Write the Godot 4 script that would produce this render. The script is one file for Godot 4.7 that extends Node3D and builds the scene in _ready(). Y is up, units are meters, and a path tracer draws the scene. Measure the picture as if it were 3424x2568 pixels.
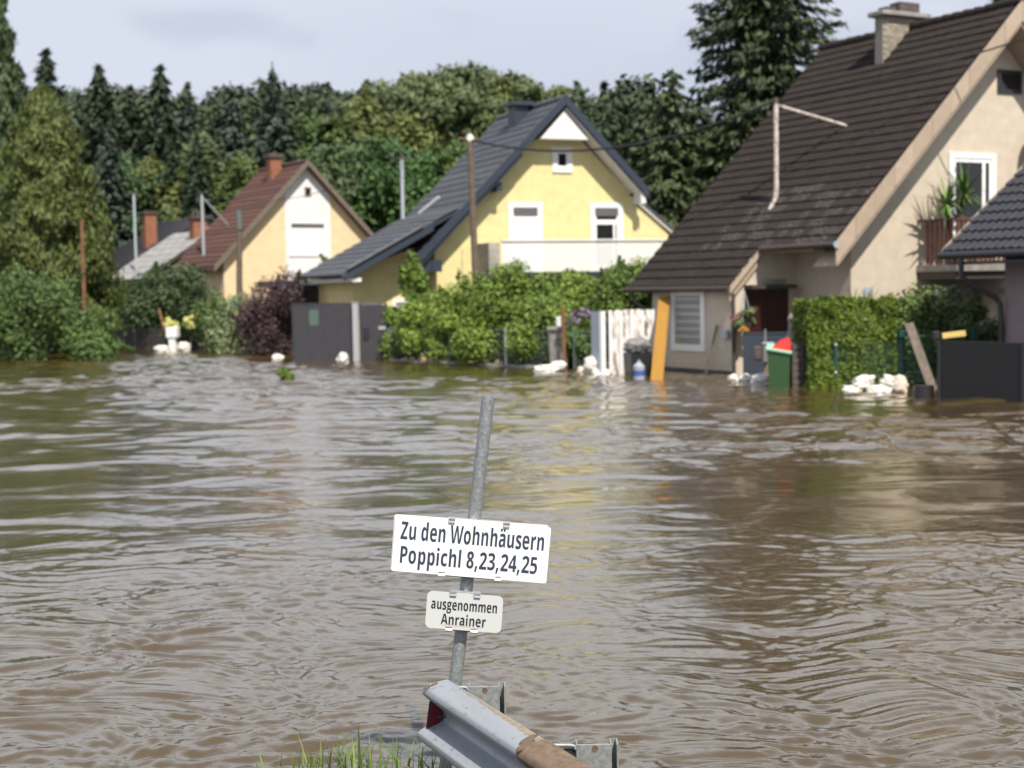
extends Node3D
# A flooded street in summer: road sign and crash barrier at the water's edge, houses across the water.
# Metres, y up, water level at y = 0. The camera stands at the origin and looks along -z.

var M := {}
var taken := {}

# ------------------------------------------------------------------ mesh builder
class MB:
	var v := PackedVector3Array()
	var n := PackedVector3Array()
	var c := PackedColorArray()
	var xf := Transform3D.IDENTITY
	var col := Color(1, 1, 1)

	func tri(a: Vector3, b: Vector3, d: Vector3) -> void:      # counter-clockwise seen from outside
		a = xf * a
		b = xf * b
		d = xf * d
		var m := (b - a).cross(d - a).normalized()
		v.append(a); v.append(d); v.append(b)
		n.append(m); n.append(m); n.append(m)
		c.append(col); c.append(col); c.append(col)

	func quad(a: Vector3, b: Vector3, d: Vector3, e: Vector3) -> void:
		tri(a, b, d)
		tri(a, d, e)

	func vtx(p: Vector3, m: Vector3) -> void:
		v.append(xf * p); n.append((xf.basis * m).normalized()); c.append(col)

	func squad(a: Vector3, b: Vector3, d: Vector3, e: Vector3, na: Vector3, nb: Vector3, nd: Vector3, ne: Vector3) -> void:   # smooth, ccw
		vtx(a, na); vtx(d, nd); vtx(b, nb)
		vtx(a, na); vtx(e, ne); vtx(d, nd)

	func box(lo: Vector3, hi: Vector3) -> void:
		var p := []
		for k in 8:
			p.append(Vector3(hi.x if k & 1 else lo.x, hi.y if k & 2 else lo.y, hi.z if k & 4 else lo.z))
		quad(p[4], p[5], p[7], p[6])
		quad(p[1], p[0], p[2], p[3])
		quad(p[5], p[1], p[3], p[7])
		quad(p[0], p[4], p[6], p[2])
		quad(p[6], p[7], p[3], p[2])
		quad(p[0], p[1], p[5], p[4])

	func bbox(lo: Vector3, hi: Vector3, b: float) -> void:      # box with chamfered edges
		var ax := [lo, hi]
		var pts := {}
		for k in 8:
			var s := Vector3(1 if k & 1 else -1, 1 if k & 2 else -1, 1 if k & 4 else -1)
			var q := Vector3(hi.x if k & 1 else lo.x, hi.y if k & 2 else lo.y, hi.z if k & 4 else lo.z)
			for a in 3:
				var r := q - s * b
				r[a] = q[a]
				pts[k * 3 + a] = r
		var m := (lo + hi) * 0.5
		for a in 3:
			var u := (a + 1) % 3
			var w := (a + 2) % 3
			for s in 2:
				var f := []
				for o in [[0, 0], [1, 0], [1, 1], [0, 1]]:
					f.append(pts[((s << a) | (o[0] << u) | (o[1] << w)) * 3 + a])
				oquad(f[0], f[1], f[2], f[3], m)
			for s in 2:
				for t in 2:
					var k0 := (s << u) | (t << w)
					var k1 := k0 | (1 << a)
					oquad(pts[k0 * 3 + u], pts[k1 * 3 + u], pts[k1 * 3 + w], pts[k0 * 3 + w], m)
		for k in 8:
			otri(pts[k * 3], pts[k * 3 + 1], pts[k * 3 + 2], m)

	func otri(a: Vector3, b: Vector3, d: Vector3, m: Vector3) -> void:   # turned away from m
		if (b - a).cross(d - a).dot((a + b + d) / 3.0 - m) < 0.0:
			tri(a, d, b)
		else:
			tri(a, b, d)

	func oquad(a: Vector3, b: Vector3, d: Vector3, e: Vector3, m: Vector3) -> void:
		otri(a, b, d, m)
		otri(a, d, e, m)

	func prism(poly: PackedVector2Array, z0: float, z1: float) -> void:   # polygon in x,y, drawn along z
		var q := poly.duplicate()
		# counter-clockwise in a y-up plane
		var area := 0.0
		for i in q.size():
			area += q[i].cross(q[(i + 1) % q.size()])
		if area < 0.0:
			q.reverse()
		var t := Geometry2D.triangulate_polygon(q)
		for i in range(0, t.size(), 3):
			var a := q[t[i]]
			var b := q[t[i + 1]]
			var d := q[t[i + 2]]
			if (b - a).cross(d - a) < 0.0:
				var s := b
				b = d
				d = s
			tri(Vector3(a.x, a.y, z1), Vector3(b.x, b.y, z1), Vector3(d.x, d.y, z1))
			tri(Vector3(a.x, a.y, z0), Vector3(d.x, d.y, z0), Vector3(b.x, b.y, z0))
		for i in q.size():
			var a := q[i]
			var b := q[(i + 1) % q.size()]
			quad(Vector3(a.x, a.y, z0), Vector3(b.x, b.y, z0), Vector3(b.x, b.y, z1), Vector3(a.x, a.y, z1))

	func tube(pts: Array, radii: Array, sides := 8, caps := true) -> void:
		var rings := []
		var dirs := []
		var side := Vector3.ZERO
		for i in pts.size():
			var a: Vector3 = pts[maxi(i - 1, 0)]
			var b: Vector3 = pts[mini(i + 1, pts.size() - 1)]
			var t := (b - a).normalized()
			if side == Vector3.ZERO:
				side = t.cross(Vector3.RIGHT if absf(t.x) < 0.7 else Vector3.BACK).normalized()
			side = (side - t * side.dot(t)).normalized()
			var up := t.cross(side)
			var ring := []
			var dd := []
			for k in sides:
				var g := TAU * k / sides
				var o := side * cos(g) + up * sin(g)
				var rr: float = radii[mini(i, radii.size() - 1)]
				ring.append(pts[i] + o * rr)
				dd.append(o)
			rings.append(ring)
			dirs.append(dd)
		for i in pts.size() - 1:
			for k in sides:
				var j := (k + 1) % sides
				squad(rings[i][k], rings[i][j], rings[i + 1][j], rings[i + 1][k], dirs[i][k], dirs[i][j], dirs[i + 1][j], dirs[i + 1][k])
		if caps:
			for k in range(1, sides - 1):
				tri(rings[0][0], rings[0][k + 1], rings[0][k])
				var l: Array = rings[rings.size() - 1]
				tri(l[0], l[k], l[k + 1])

	func lathe(prof: Array, sides := 16, at := Vector3.ZERO) -> void:    # prof: Vector2(radius, y), bottom to top
		for i in prof.size() - 1:
			var p: Vector2 = prof[i]
			var q: Vector2 = prof[i + 1]
			var m := Vector2(q.y - p.y, p.x - q.x).normalized()
			for k in sides:
				var g := TAU * k / sides
				var h := TAU * (k + 1) / sides
				var dg := Vector3(cos(g), 0, -sin(g))
				var dh := Vector3(cos(h), 0, -sin(h))
				var ng := dg * m.x + Vector3(0, m.y, 0)
				var nh := dh * m.x + Vector3(0, m.y, 0)
				squad(at + dg * p.x + Vector3(0, p.y, 0), at + dh * p.x + Vector3(0, p.y, 0), at + dh * q.x + Vector3(0, q.y, 0), at + dg * q.x + Vector3(0, q.y, 0), ng, nh, nh, ng)

	func leaf(p: Vector3, m: Vector3, s: Vector3, w: float, l: float, cl: Color) -> void:   # pointed leaf along s, facing m, folded a little on its rib
		var t := m.cross(s).normalized() * w
		var a := p - s * l
		var b := p + t - m * w * 0.25
		var d := p + s * l
		var e := p - t - m * w * 0.25
		var n1 := (b - a).cross(d - a).normalized()
		var n2 := (d - a).cross(e - a).normalized()
		v.append(a); v.append(d); v.append(b)
		v.append(a); v.append(e); v.append(d)
		n.append(n1); n.append(n1); n.append(n1)
		n.append(n2); n.append(n2); n.append(n2)
		for k in 6:
			c.append(cl)

	func mesh() -> ArrayMesh:
		var arr := []
		arr.resize(Mesh.ARRAY_MAX)
		arr[Mesh.ARRAY_VERTEX] = v
		arr[Mesh.ARRAY_NORMAL] = n
		arr[Mesh.ARRAY_COLOR] = c
		var m := ArrayMesh.new()
		m.add_surface_from_arrays(Mesh.PRIMITIVE_TRIANGLES, arr)
		return m

# ------------------------------------------------------------------ helpers
func L(r: float, g: float, b: float) -> Color:                    # a real-world base colour (linear)
	return Color(r, g, b).linear_to_srgb()

func numbered(called: String) -> String:
	if not taken.has(called):
		taken[called] = 0
		return called
	taken[called] += 1
	return "%s_%03d" % [called, taken[called]]

func part(called: String, mesh: Mesh, m: Material, parent: Node, xf := Transform3D.IDENTITY) -> MeshInstance3D:
	var o := MeshInstance3D.new()
	o.mesh = mesh
	o.material_override = m
	o.transform = xf
	o.name = numbered(called) if parent == self else called
	parent.add_child(o, true)
	return o

func tag(o: Node, label: String, category: String, group := "") -> Node:
	o.set_meta("label", label)
	o.set_meta("category", category)
	if group:
		o.set_meta("group", group)
	return o

func thing(called: String, label: String, category: String, at := Vector3.ZERO, turn := 0.0, group := "") -> Node3D:
	var o := Node3D.new()
	o.name = numbered(called)
	add_child(o)
	o.position = at
	o.rotation.y = deg_to_rad(turn)
	tag(o, label, category, group)
	return o

func stuff(o: Node) -> Node:
	o.set_meta("kind", "stuff")
	return o

func struct(called: String, mesh: Mesh, m: Material) -> MeshInstance3D:
	var o := part(called, mesh, m, self)
	o.set_meta("kind", "structure")
	return o

func rn(seed_: int) -> RandomNumberGenerator:
	var r := RandomNumberGenerator.new()
	r.seed = seed_
	return r

func bx(called: String, lo: Vector3, hi: Vector3, m: Material, parent: Node, bevel := 0.0) -> MeshInstance3D:
	var b := MB.new()
	if bevel > 0.0:
		b.bbox(lo, hi, bevel)
	else:
		b.box(lo, hi)
	return part(called, b.mesh(), m, parent)

func tb(called: String, pts: Array, radii: Array, m: Material, parent: Node, sides := 8) -> MeshInstance3D:
	var b := MB.new()
	b.tube(pts, radii, sides)
	return part(called, b.mesh(), m, parent)

func pr(called: String, poly: Array, z0: float, z1: float, m: Material, parent: Node) -> MeshInstance3D:
	var b := MB.new()
	b.prism(PackedVector2Array(poly), z0, z1)
	return part(called, b.mesh(), m, parent)

func noise_tex(seed_: int, freq: float, a: Color, b: Color, octaves := 4, size := 256, kind := FastNoiseLite.TYPE_SIMPLEX_SMOOTH, low := 0.0, high := 1.0) -> ImageTexture:
	var f := FastNoiseLite.new()
	f.seed = seed_
	f.noise_type = kind
	f.frequency = freq
	f.fractal_octaves = octaves
	if kind == FastNoiseLite.TYPE_CELLULAR:
		f.cellular_return_type = FastNoiseLite.RETURN_CELL_VALUE
	var src := f.get_seamless_image(size, size).get_data()
	var lut := PackedByteArray()
	for k in 256:
		var t := clampf((k / 255.0 - low) / (high - low), 0.0, 1.0)
		var q := a.lerp(b, t)
		lut.append(int(clampf(q.r, 0, 1) * 255.0))
		lut.append(int(clampf(q.g, 0, 1) * 255.0))
		lut.append(int(clampf(q.b, 0, 1) * 255.0))
	var out := PackedByteArray()
	out.resize(size * size * 3)
	for i in size * size:
		var k := src[i] * 3
		out[i * 3] = lut[k]
		out[i * 3 + 1] = lut[k + 1]
		out[i * 3 + 2] = lut[k + 2]
	return ImageTexture.create_from_image(Image.create_from_data(size, size, false, Image.FORMAT_RGB8, out))

func mat(called: String, c: Color, rough := 0.8, metal := 0.0, tex: Texture2D = null, scale_ := 1.0) -> StandardMaterial3D:
	var m := StandardMaterial3D.new()
	m.resource_name = called
	m.albedo_color = c
	m.roughness = rough
	m.metallic = metal
	if tex:
		m.albedo_texture = tex
		m.uv1_triplanar = true
		m.uv1_world_triplanar = true
		m.uv1_scale = Vector3.ONE * scale_
	M[called] = m
	return m

func leafy(called: String, back: Color) -> StandardMaterial3D:
	var m := mat(called, Color.WHITE, 0.65)
	m.vertex_color_use_as_albedo = true
	m.backlight_enabled = true
	m.backlight = back
	m.cull_mode = BaseMaterial3D.CULL_DISABLED
	return m

# ------------------------------------------------------------------ plants
func rdir(r: RandomNumberGenerator) -> Vector3:
	var z := r.randf_range(-1.0, 1.0)
	var g := r.randf() * TAU
	var s := sqrt(1.0 - z * z)
	return Vector3(cos(g) * s, z, sin(g) * s)

func mixc(a: Color, b: Color, r: RandomNumberGenerator) -> Color:
	return a.lerp(b, r.randf())

# uneven crown of many leaf clumps: lobes in an ellipsoid of half-size s round (0, cy, 0), with stray shoots
func crown(seed_: int, s: Vector3, cy: float, lobes: int, leaves: int, size: float, a: Color, b: Color, lobe := 0.34, down := -0.6) -> ArrayMesh:
	var r := rn(seed_)
	var mb := MB.new()
	var cs := []
	for k in lobes:
		var d := rdir(r)
		if d.y < down:
			d.y = -d.y
		var q := d * s * pow(r.randf(), 0.5) * 0.82
		var tone := r.randf_range(-0.25, 0.25)
		cs.append([Vector3(q.x, q.y + cy, q.z), r.randf_range(0.55, 1.3) * lobe, tone, 0.0, Vector3.ZERO])
		if k % 3 == 0:
			var o := (d + rdir(r) * 0.8 + Vector3(0, 0.2, 0)).normalized()
			cs.append([Vector3(q.x, q.y + cy, q.z), lobe, tone + 0.15, r.randf_range(0.5, 1.1) * lobe, o])
	var n_l := cs.size()
	for k in leaves:
		var cc: Array = cs[r.randi() % n_l]
		var d := rdir(r)
		var p: Vector3
		if cc[3] > 0.0:                                            # along a shoot
			if r.randf() < 0.55:
				continue
			var t := r.randf()
			p = cc[0] + (cc[4] * (0.5 * lobe + cc[3] * t) + d * 0.10 * (1.1 - t)) * s
		else:
			if d.y < -0.55 and r.randf() < 0.6:
				d.y = -d.y
			var rad: float = cc[1] * (1.0 - pow(r.randf(), 2.0) * 0.55) * r.randf_range(0.82, 1.15)
			p = cc[0] + d * s * rad
		var m := (d + rdir(r) * 0.9 + Vector3(0, 0.25, 0)).normalized()
		var t2 := m.cross(rdir(r)).normalized()
		var z := size * r.randf_range(0.55, 1.4)
		mb.leaf(p, m, t2, z * 0.55, z, a.lerp(b, clampf(r.randf() + cc[2], 0.0, 1.15)))
	return mb.mesh()

# conical crown of whorled, drooping branches
func spruce(seed_: int, h: float, rad: float, whorls: int, size: float, a: Color, b: Color, droop := 0.38, gap := 0.0, power := 0.85) -> ArrayMesh:
	var r := rn(seed_)
	var mb := MB.new()
	for i in whorls:
		var t := (i + r.randf() * 0.6) / whorls
		var y := h * (0.05 + 0.95 * t)
		var rr := rad * pow(1.0 - t, power) * r.randf_range(0.72, 1.12) + 0.12
		var nb := int(lerpf(11, 5, t))
		var off := r.randf() * TAU
		for k in nb:
			if r.randf() < gap:
				continue
			var az := off + TAU * k / nb + r.randf_range(-0.25, 0.25)
			var o := Vector3(cos(az), 0, sin(az))
			var side := Vector3(-sin(az), 0, cos(az))
			var ln := rr * r.randf_range(0.75, 1.15)
			var steps := int(ln / size * 1.5) + 2
			for j in steps:
				var f := (j + 0.5) / steps
				var p := o * ln * f + Vector3(0, y - ln * f * droop + ln * f * f * droop * 0.45, 0)
				for q in 4:
					var w := ln * 0.32 * (1.05 - f)
					var pp := p + side * r.randf_range(-w, w) + Vector3(0, r.randf_range(-0.6, 0.25) * size, 0)
					var m := (Vector3(0, 0.8, 0) + o * 0.4 + rdir(r) * 0.8).normalized()
					var s := (o * 0.7 + Vector3(0, -0.7, 0) + rdir(r) * 0.6).normalized()
					var z := size * r.randf_range(0.6, 1.25)
					mb.leaf(pp, m, (s - m * s.dot(m)).normalized(), z * 0.36, z, mixc(a, b, r))
	return mb.mesh()

# dense sprays standing on a surface of revolution: prof(t) is the radius at height t * h
func column(seed_: int, h: float, prof: Callable, leaves: int, size: float, a: Color, b: Color) -> ArrayMesh:
	var r := rn(seed_)
	var mb := MB.new()
	var f := FastNoiseLite.new()
	f.seed = seed_
	f.frequency = 0.35
	f.fractal_octaves = 3
	for k in leaves:
		var t := r.randf()
		var rr: float = prof.call(t)
		if r.randf() * 1.05 > rr / float(prof.call(0.25)) + 0.15:
			continue
		var az := r.randf() * TAU
		var o := Vector3(cos(az), 0, sin(az))
		var lump := 1.0 + 0.85 * f.get_noise_3d(o.x * 3.4, t * h * 1.2, o.z * 3.4)
		var p := o * rr * lump * r.randf_range(0.72, 1.0) + Vector3(0, t * h, 0)
		var m := (o + rdir(r) * 0.7).normalized()
		var s := (Vector3(0, 1, 0) + o * 0.5 + rdir(r) * 0.5).normalized()
		var z := size * r.randf_range(0.6, 1.3)
		mb.leaf(p, m, (s - m * s.dot(m)).normalized(), z * 0.42, z, mixc(a, b, r))
	return mb.mesh()

# clipped or loose hedge block
func hedge(seed_: int, lo: Vector3, hi: Vector3, leaves: int, size: float, a: Color, b: Color, rough := 0.12) -> ArrayMesh:
	var r := rn(seed_)
	var mb := MB.new()
	var f := FastNoiseLite.new()
	f.seed = seed_
	f.frequency = 0.9
	var c := (lo + hi) * 0.5
	var e := (hi - lo) * 0.5
	for k in leaves:
		var q := Vector3(r.randf_range(-1, 1), r.randf_range(-1, 1), r.randf_range(-1, 1))
		var ax := r.randi() % 5
		var m := Vector3.ZERO
		if ax == 0: q.y = 1.0; m = Vector3.UP
		elif ax == 1: q.x = -1.0; m = Vector3.LEFT
		elif ax == 2: q.x = 1.0; m = Vector3.RIGHT
		else: q.z = 1.0; m = Vector3.BACK
		var p := c + q * e
		p += m * rough * (f.get_noise_3d(p.x, p.y, p.z) * 2.0 - pow(r.randf(), 2.0) * 1.8)
		var cut := absf(q.x * q.y) + absf(q.y * q.z)
		if cut > 1.5 and r.randf() < 0.5:
			p -= (p - c) * 0.06
		m = (m + rdir(r) * 0.9).normalized()
		var s := m.cross(rdir(r)).normalized()
		var z := size * r.randf_range(0.6, 1.3)
		mb.leaf(p, m, s, z * 0.5, z, mixc(a, b, r))
	return mb.mesh()

func trunk_mesh(seed_: int, h: float, rad: float, spread: float, limbs: int) -> ArrayMesh:
	var r := rn(seed_)
	var b := MB.new()
	b.tube([Vector3(0, -0.8, 0), Vector3(0.05, h * 0.3, 0.02), Vector3(-0.04, h * 0.65, 0.05), Vector3(0, h, 0)], [rad * 1.2, rad, rad * 0.65, rad * 0.12], 8)
	for k in limbs:
		var t := 0.25 + 0.6 * k / limbs
		var az := k * 2.4 + r.randf()
		var o := Vector3(cos(az), r.randf_range(0.25, 0.7), sin(az))
		var q := Vector3(0, h * t, 0)
		b.tube([q, q + o * spread * 0.4, q + o * spread * 0.8 + Vector3(0, 0.2, 0)], [rad * 0.45 * (1.1 - t), rad * 0.3 * (1.1 - t), rad * 0.08], 5)
	return b.mesh()

func tree(called: String, label: String, group: String, at: Vector3, turn: float, crown_m: Mesh, trunk_m: Mesh, leaf_m: Material, sc := Vector3.ONE, category := "tree") -> Node3D:
	var t := thing(called, label, category, at, turn, group)
	t.scale = sc
	part("trunk", trunk_m, M.bark, t)
	part("crown", crown_m, leaf_m, t)
	return t

# ------------------------------------------------------------------ roofs
# one course of a roof covering: length along x, exposed e up the slope (-z), waves across, thick at its lower edge
func course_mesh(length: float, e: float, wave: float, amp: float, thick: float, per := 6) -> ArrayMesh:
	var b := MB.new()
	var k := int(length / wave) * per
	for i in k:
		var x0 := length * i / k
		var x1 := length * (i + 1) / k
		var h0 := amp * (0.5 + 0.5 * cos(TAU * i / per))
		var h1 := amp * (0.5 + 0.5 * cos(TAU * (i + 1) / per))
		var s0 := amp * PI / wave * sin(TAU * i / per)
		var s1 := amp * PI / wave * sin(TAU * (i + 1) / per)
		var n0 := Vector3(s0, 1, thick / e)
		var n1 := Vector3(s1, 1, thick / e)
		b.squad(Vector3(x0, h0 + thick, 0), Vector3(x1, h1 + thick, 0), Vector3(x1, h1 * 0.9, -e * 1.04), Vector3(x0, h0 * 0.9, -e * 1.04), n0, n1, n1, n0)
		b.quad(Vector3(x0, 0, 0), Vector3(x1, 0, 0), Vector3(x1, h1 + thick, 0), Vector3(x0, h0 + thick, 0))
	return b.mesh()

# frame of a slope: origin on the eave, x along the eave, y out of the roof, -z up the slope
func slope_frame(origin: Vector3, along: Vector3, up_slope: Vector3) -> Transform3D:
	var z := -up_slope.normalized()
	var x := along.normalized()
	return Transform3D(Basis(x, z.cross(x), z), origin)

func slab(called: String, fr: Transform3D, length: float, up: float, thick: float, m: Material, parent: Node) -> MeshInstance3D:
	var b := MB.new()
	b.xf = fr
	b.box(Vector3(0, -thick, -up), Vector3(length, 0, 0))
	return part(called, b.mesh(), m, parent)

func courses(fr: Transform3D, length: float, up: float, e: float, mesh: ArrayMesh, mats: Array, parent: Node, called := "roof_course") -> void:
	var r := rn(int(length * 100.0))
	var k := int(up / e)
	for i in k:
		var o := fr.translated_local(Vector3(r.randf_range(-0.01, 0.01), 0.004 + r.randf() * 0.004, -i * e))
		part(called, mesh, mats[r.randi() % mats.size()], parent, o)

func window(parent: Node, x0: float, x1: float, y0: float, y1: float, z: float, fw: float, frame: Material, pane: Material, inner := 0.05) -> Node3D:
	var w := Node3D.new()
	w.name = "window"
	parent.add_child(w, true)
	var b := MB.new()
	b.box(Vector3(x0, y0, z - 0.02), Vector3(x0 + fw, y1, z + 0.05))
	b.box(Vector3(x1 - fw, y0, z - 0.02), Vector3(x1, y1, z + 0.05))
	b.box(Vector3(x0 + fw, y1 - fw, z - 0.02), Vector3(x1 - fw, y1, z + 0.05))
	b.box(Vector3(x0 + fw, y0, z - 0.02), Vector3(x1 - fw, y0 + fw, z + 0.05))
	part("surround", b.mesh(), frame, w)
	if inner > 0.0:
		var c := MB.new()
		var g := fw
		c.box(Vector3(x0 + g, y0 + g, z - 0.01), Vector3(x0 + g + inner, y1 - g, z + 0.03))
		c.box(Vector3(x1 - g - inner, y0 + g, z - 0.01), Vector3(x1 - g, y1 - g, z + 0.03))
		c.box(Vector3(x0 + g + inner, y1 - g - inner, z - 0.01), Vector3(x1 - g - inner, y1 - g, z + 0.03))
		c.box(Vector3(x0 + g + inner, y0 + g, z - 0.01), Vector3(x1 - g - inner, y0 + g + inner, z + 0.03))
		part("sash", c.mesh(), M.white_plastic, w)
	var d := MB.new()
	d.box(Vector3(x0 + fw + inner, y0 + fw + inner, z - 0.015), Vector3(x1 - fw - inner, y1 - fw - inner, z + 0.012))
	part("pane", d.mesh(), pane, w)
	return w

func node(called: String, parent: Node, xf := Transform3D.IDENTITY) -> Node3D:
	var o := Node3D.new()
	o.name = called
	o.transform = xf
	parent.add_child(o, true)
	return o

# soft lumpy bag
func bag_mesh(seed_: int, s: Vector3, neck := true) -> ArrayMesh:
	var f := FastNoiseLite.new()
	f.seed = seed_
	f.frequency = 1.1
	f.fractal_octaves = 3
	var b := MB.new()
	var P := func(i: int, j: int) -> Vector3:
		var th := PI * i / 18.0
		var ph := TAU * j / 28.0
		var d := Vector3(sin(th) * cos(ph), cos(th), sin(th) * sin(ph))
		var q := Vector3(signf(d.x) * pow(absf(d.x), 0.75), d.y, signf(d.z) * pow(absf(d.z), 0.8))
		var k := 1.0 + 0.42 * f.get_noise_3dv(d * 1.3) + 0.24 * f.get_noise_3dv(d * 4.0) + 0.12 * f.get_noise_3dv(d * 9.0)
		var p := q * s * k
		p.y = maxf(p.y, -s.y * 0.75) + s.y * 0.55
		if neck and d.x > 0.75:
			p = p.lerp(Vector3(s.x * 1.35, s.y * 1.15, 0), (d.x - 0.75) * 2.6)
		return p
	for i in 18:
		for j in 28:
			b.quad(P.call(i, j), P.call(i, j + 1), P.call(i + 1, j + 1), P.call(i + 1, j))
	var st := SurfaceTool.new()
	st.begin(Mesh.PRIMITIVE_TRIANGLES)
	st.set_smooth_group(0)
	for k in range(0, b.v.size(), 3):
		if (b.v[k] - b.v[k + 1]).cross(b.v[k] - b.v[k + 2]).length() < 1e-9:
			continue
		st.add_vertex(b.v[k]); st.add_vertex(b.v[k + 1]); st.add_vertex(b.v[k + 2])
	st.generate_normals()
	return st.commit()

func cable(label: String, pts: Array, rad: float, sag: float) -> void:
	var all := []
	for i in pts.size() - 1:
		for k in 12:
			var t := k / 12.0
			var p: Vector3 = pts[i].lerp(pts[i + 1], t)
			all.append(p - Vector3(0, sag * 4.0 * t * (1.0 - t), 0))
	all.append(pts[-1])
	var b := MB.new()
	b.tube(all, [rad], 5)
	var o := part("overhead_cable", b.mesh(), M.cable, self)
	tag(o, label, "cable", "overhead cables")

# ------------------------------------------------------------------ the scene
func _ready() -> void:
	# camera
	var cam := Camera3D.new()
	cam.name = "camera"
	cam.position = Vector3(0, 2.3, 0)
	cam.rotation_order = EULER_ORDER_YXZ
	cam.rotation = Vector3(-0.06647, 0.0, -0.018)
	var lens := CameraAttributesPhysical.new()
	lens.frustum_focal_length = 44.45
	lens.frustum_focus_distance = 6.45
	lens.exposure_aperture = 2.35
	cam.attributes = lens
	cam.near = 0.1
	cam.far = 900.0
	cam.fov = 30.22
	add_child(cam)
	# sky
	var world := WorldEnvironment.new()
	world.name = "world"
	var env := Environment.new()
	env.background_mode = Environment.BG_SKY
	env.sky = Sky.new()
	var pano := PanoramaSkyMaterial.new()
	pano.panorama = sky_image()
	env.sky.sky_material = pano
	env.tonemap_mode = Environment.TONE_MAPPER_LINEAR
	env.tonemap_exposure = 1.32
	env.sdfgi_enabled = true
	env.ssao_enabled = true
	env.ssil_enabled = true
	world.environment = env
	add_child(world)
	# sun: behind the camera to the right, half way up
	var sun := DirectionalLight3D.new()
	sun.name = "sun"
	sun.light_color = Color(1.0, 0.965, 0.91)
	sun.light_energy = 1.6
	sun.light_angular_distance = 0.5
	sun.shadow_enabled = true
	sun.rotation_order = EULER_ORDER_YXZ
	sun.rotation = Vector3(deg_to_rad(-53.0), deg_to_rad(21.0), 0.0)
	add_child(sun)

	materials()
	ground_and_water()
	peach_house()
	yellow_house()
	brown_house()
	garage()
	far_houses()
	wood()
	garden_plants()
	street_edge()
	poles_and_cables()
	road_sign()
	crash_barrier()
	bank_grass()

func sky_image() -> ImageTexture:
	var w := 1024
	var h := 512
	var f := FastNoiseLite.new()
	f.seed = 21
	f.frequency = 1.6
	f.fractal_octaves = 5
	var g := FastNoiseLite.new()
	g.seed = 5
	g.frequency = 0.8
	g.fractal_octaves = 3
	var out := PackedByteArray()
	out.resize(w * h * 3)
	var hz := Color(0.475, 0.515, 0.61)
	var mid := Color(0.78, 0.81, 0.87)
	var top := Color(0.30, 0.385, 0.56)
	for y in h:
		var el := PI * (0.5 - (y + 0.5) / h)
		var s := maxf(sin(el), 0.0)
		var base := hz.lerp(mid, smoothstep(0.18, 0.34, s)).lerp(top, smoothstep(0.40, 0.80, s))
		for x in w:
			var az := TAU * (x + 0.5) / w
			var k := y * w + x
			var q := base
			if el > -0.02:
				var d := Vector3(cos(az) * cos(el), sin(el), sin(az) * cos(el))
				var veil := g.get_noise_3d(d.x * 1.3, d.y * 3.0, d.z * 1.3)
				q = q.lerp(Color(0.57, 0.60, 0.68), clampf(veil * 0.9 + 0.25, 0.0, 0.6) * (1.0 - 0.6 * smoothstep(0.4, 0.8, s)))
				var st := f.get_noise_3d(d.x * 2.2, d.y * 9.0, d.z * 2.2)
				q = q.lerp(Color(0.40, 0.45, 0.555), clampf((st - 0.12) * 2.2, 0.0, 0.6))
			q = q.linear_to_srgb()
			out[k * 3] = int(q.r * 255.0)
			out[k * 3 + 1] = int(q.g * 255.0)
			out[k * 3 + 2] = int(q.b * 255.0)
	return ImageTexture.create_from_image(Image.create_from_data(w, h, false, Image.FORMAT_RGB8, out))

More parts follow.
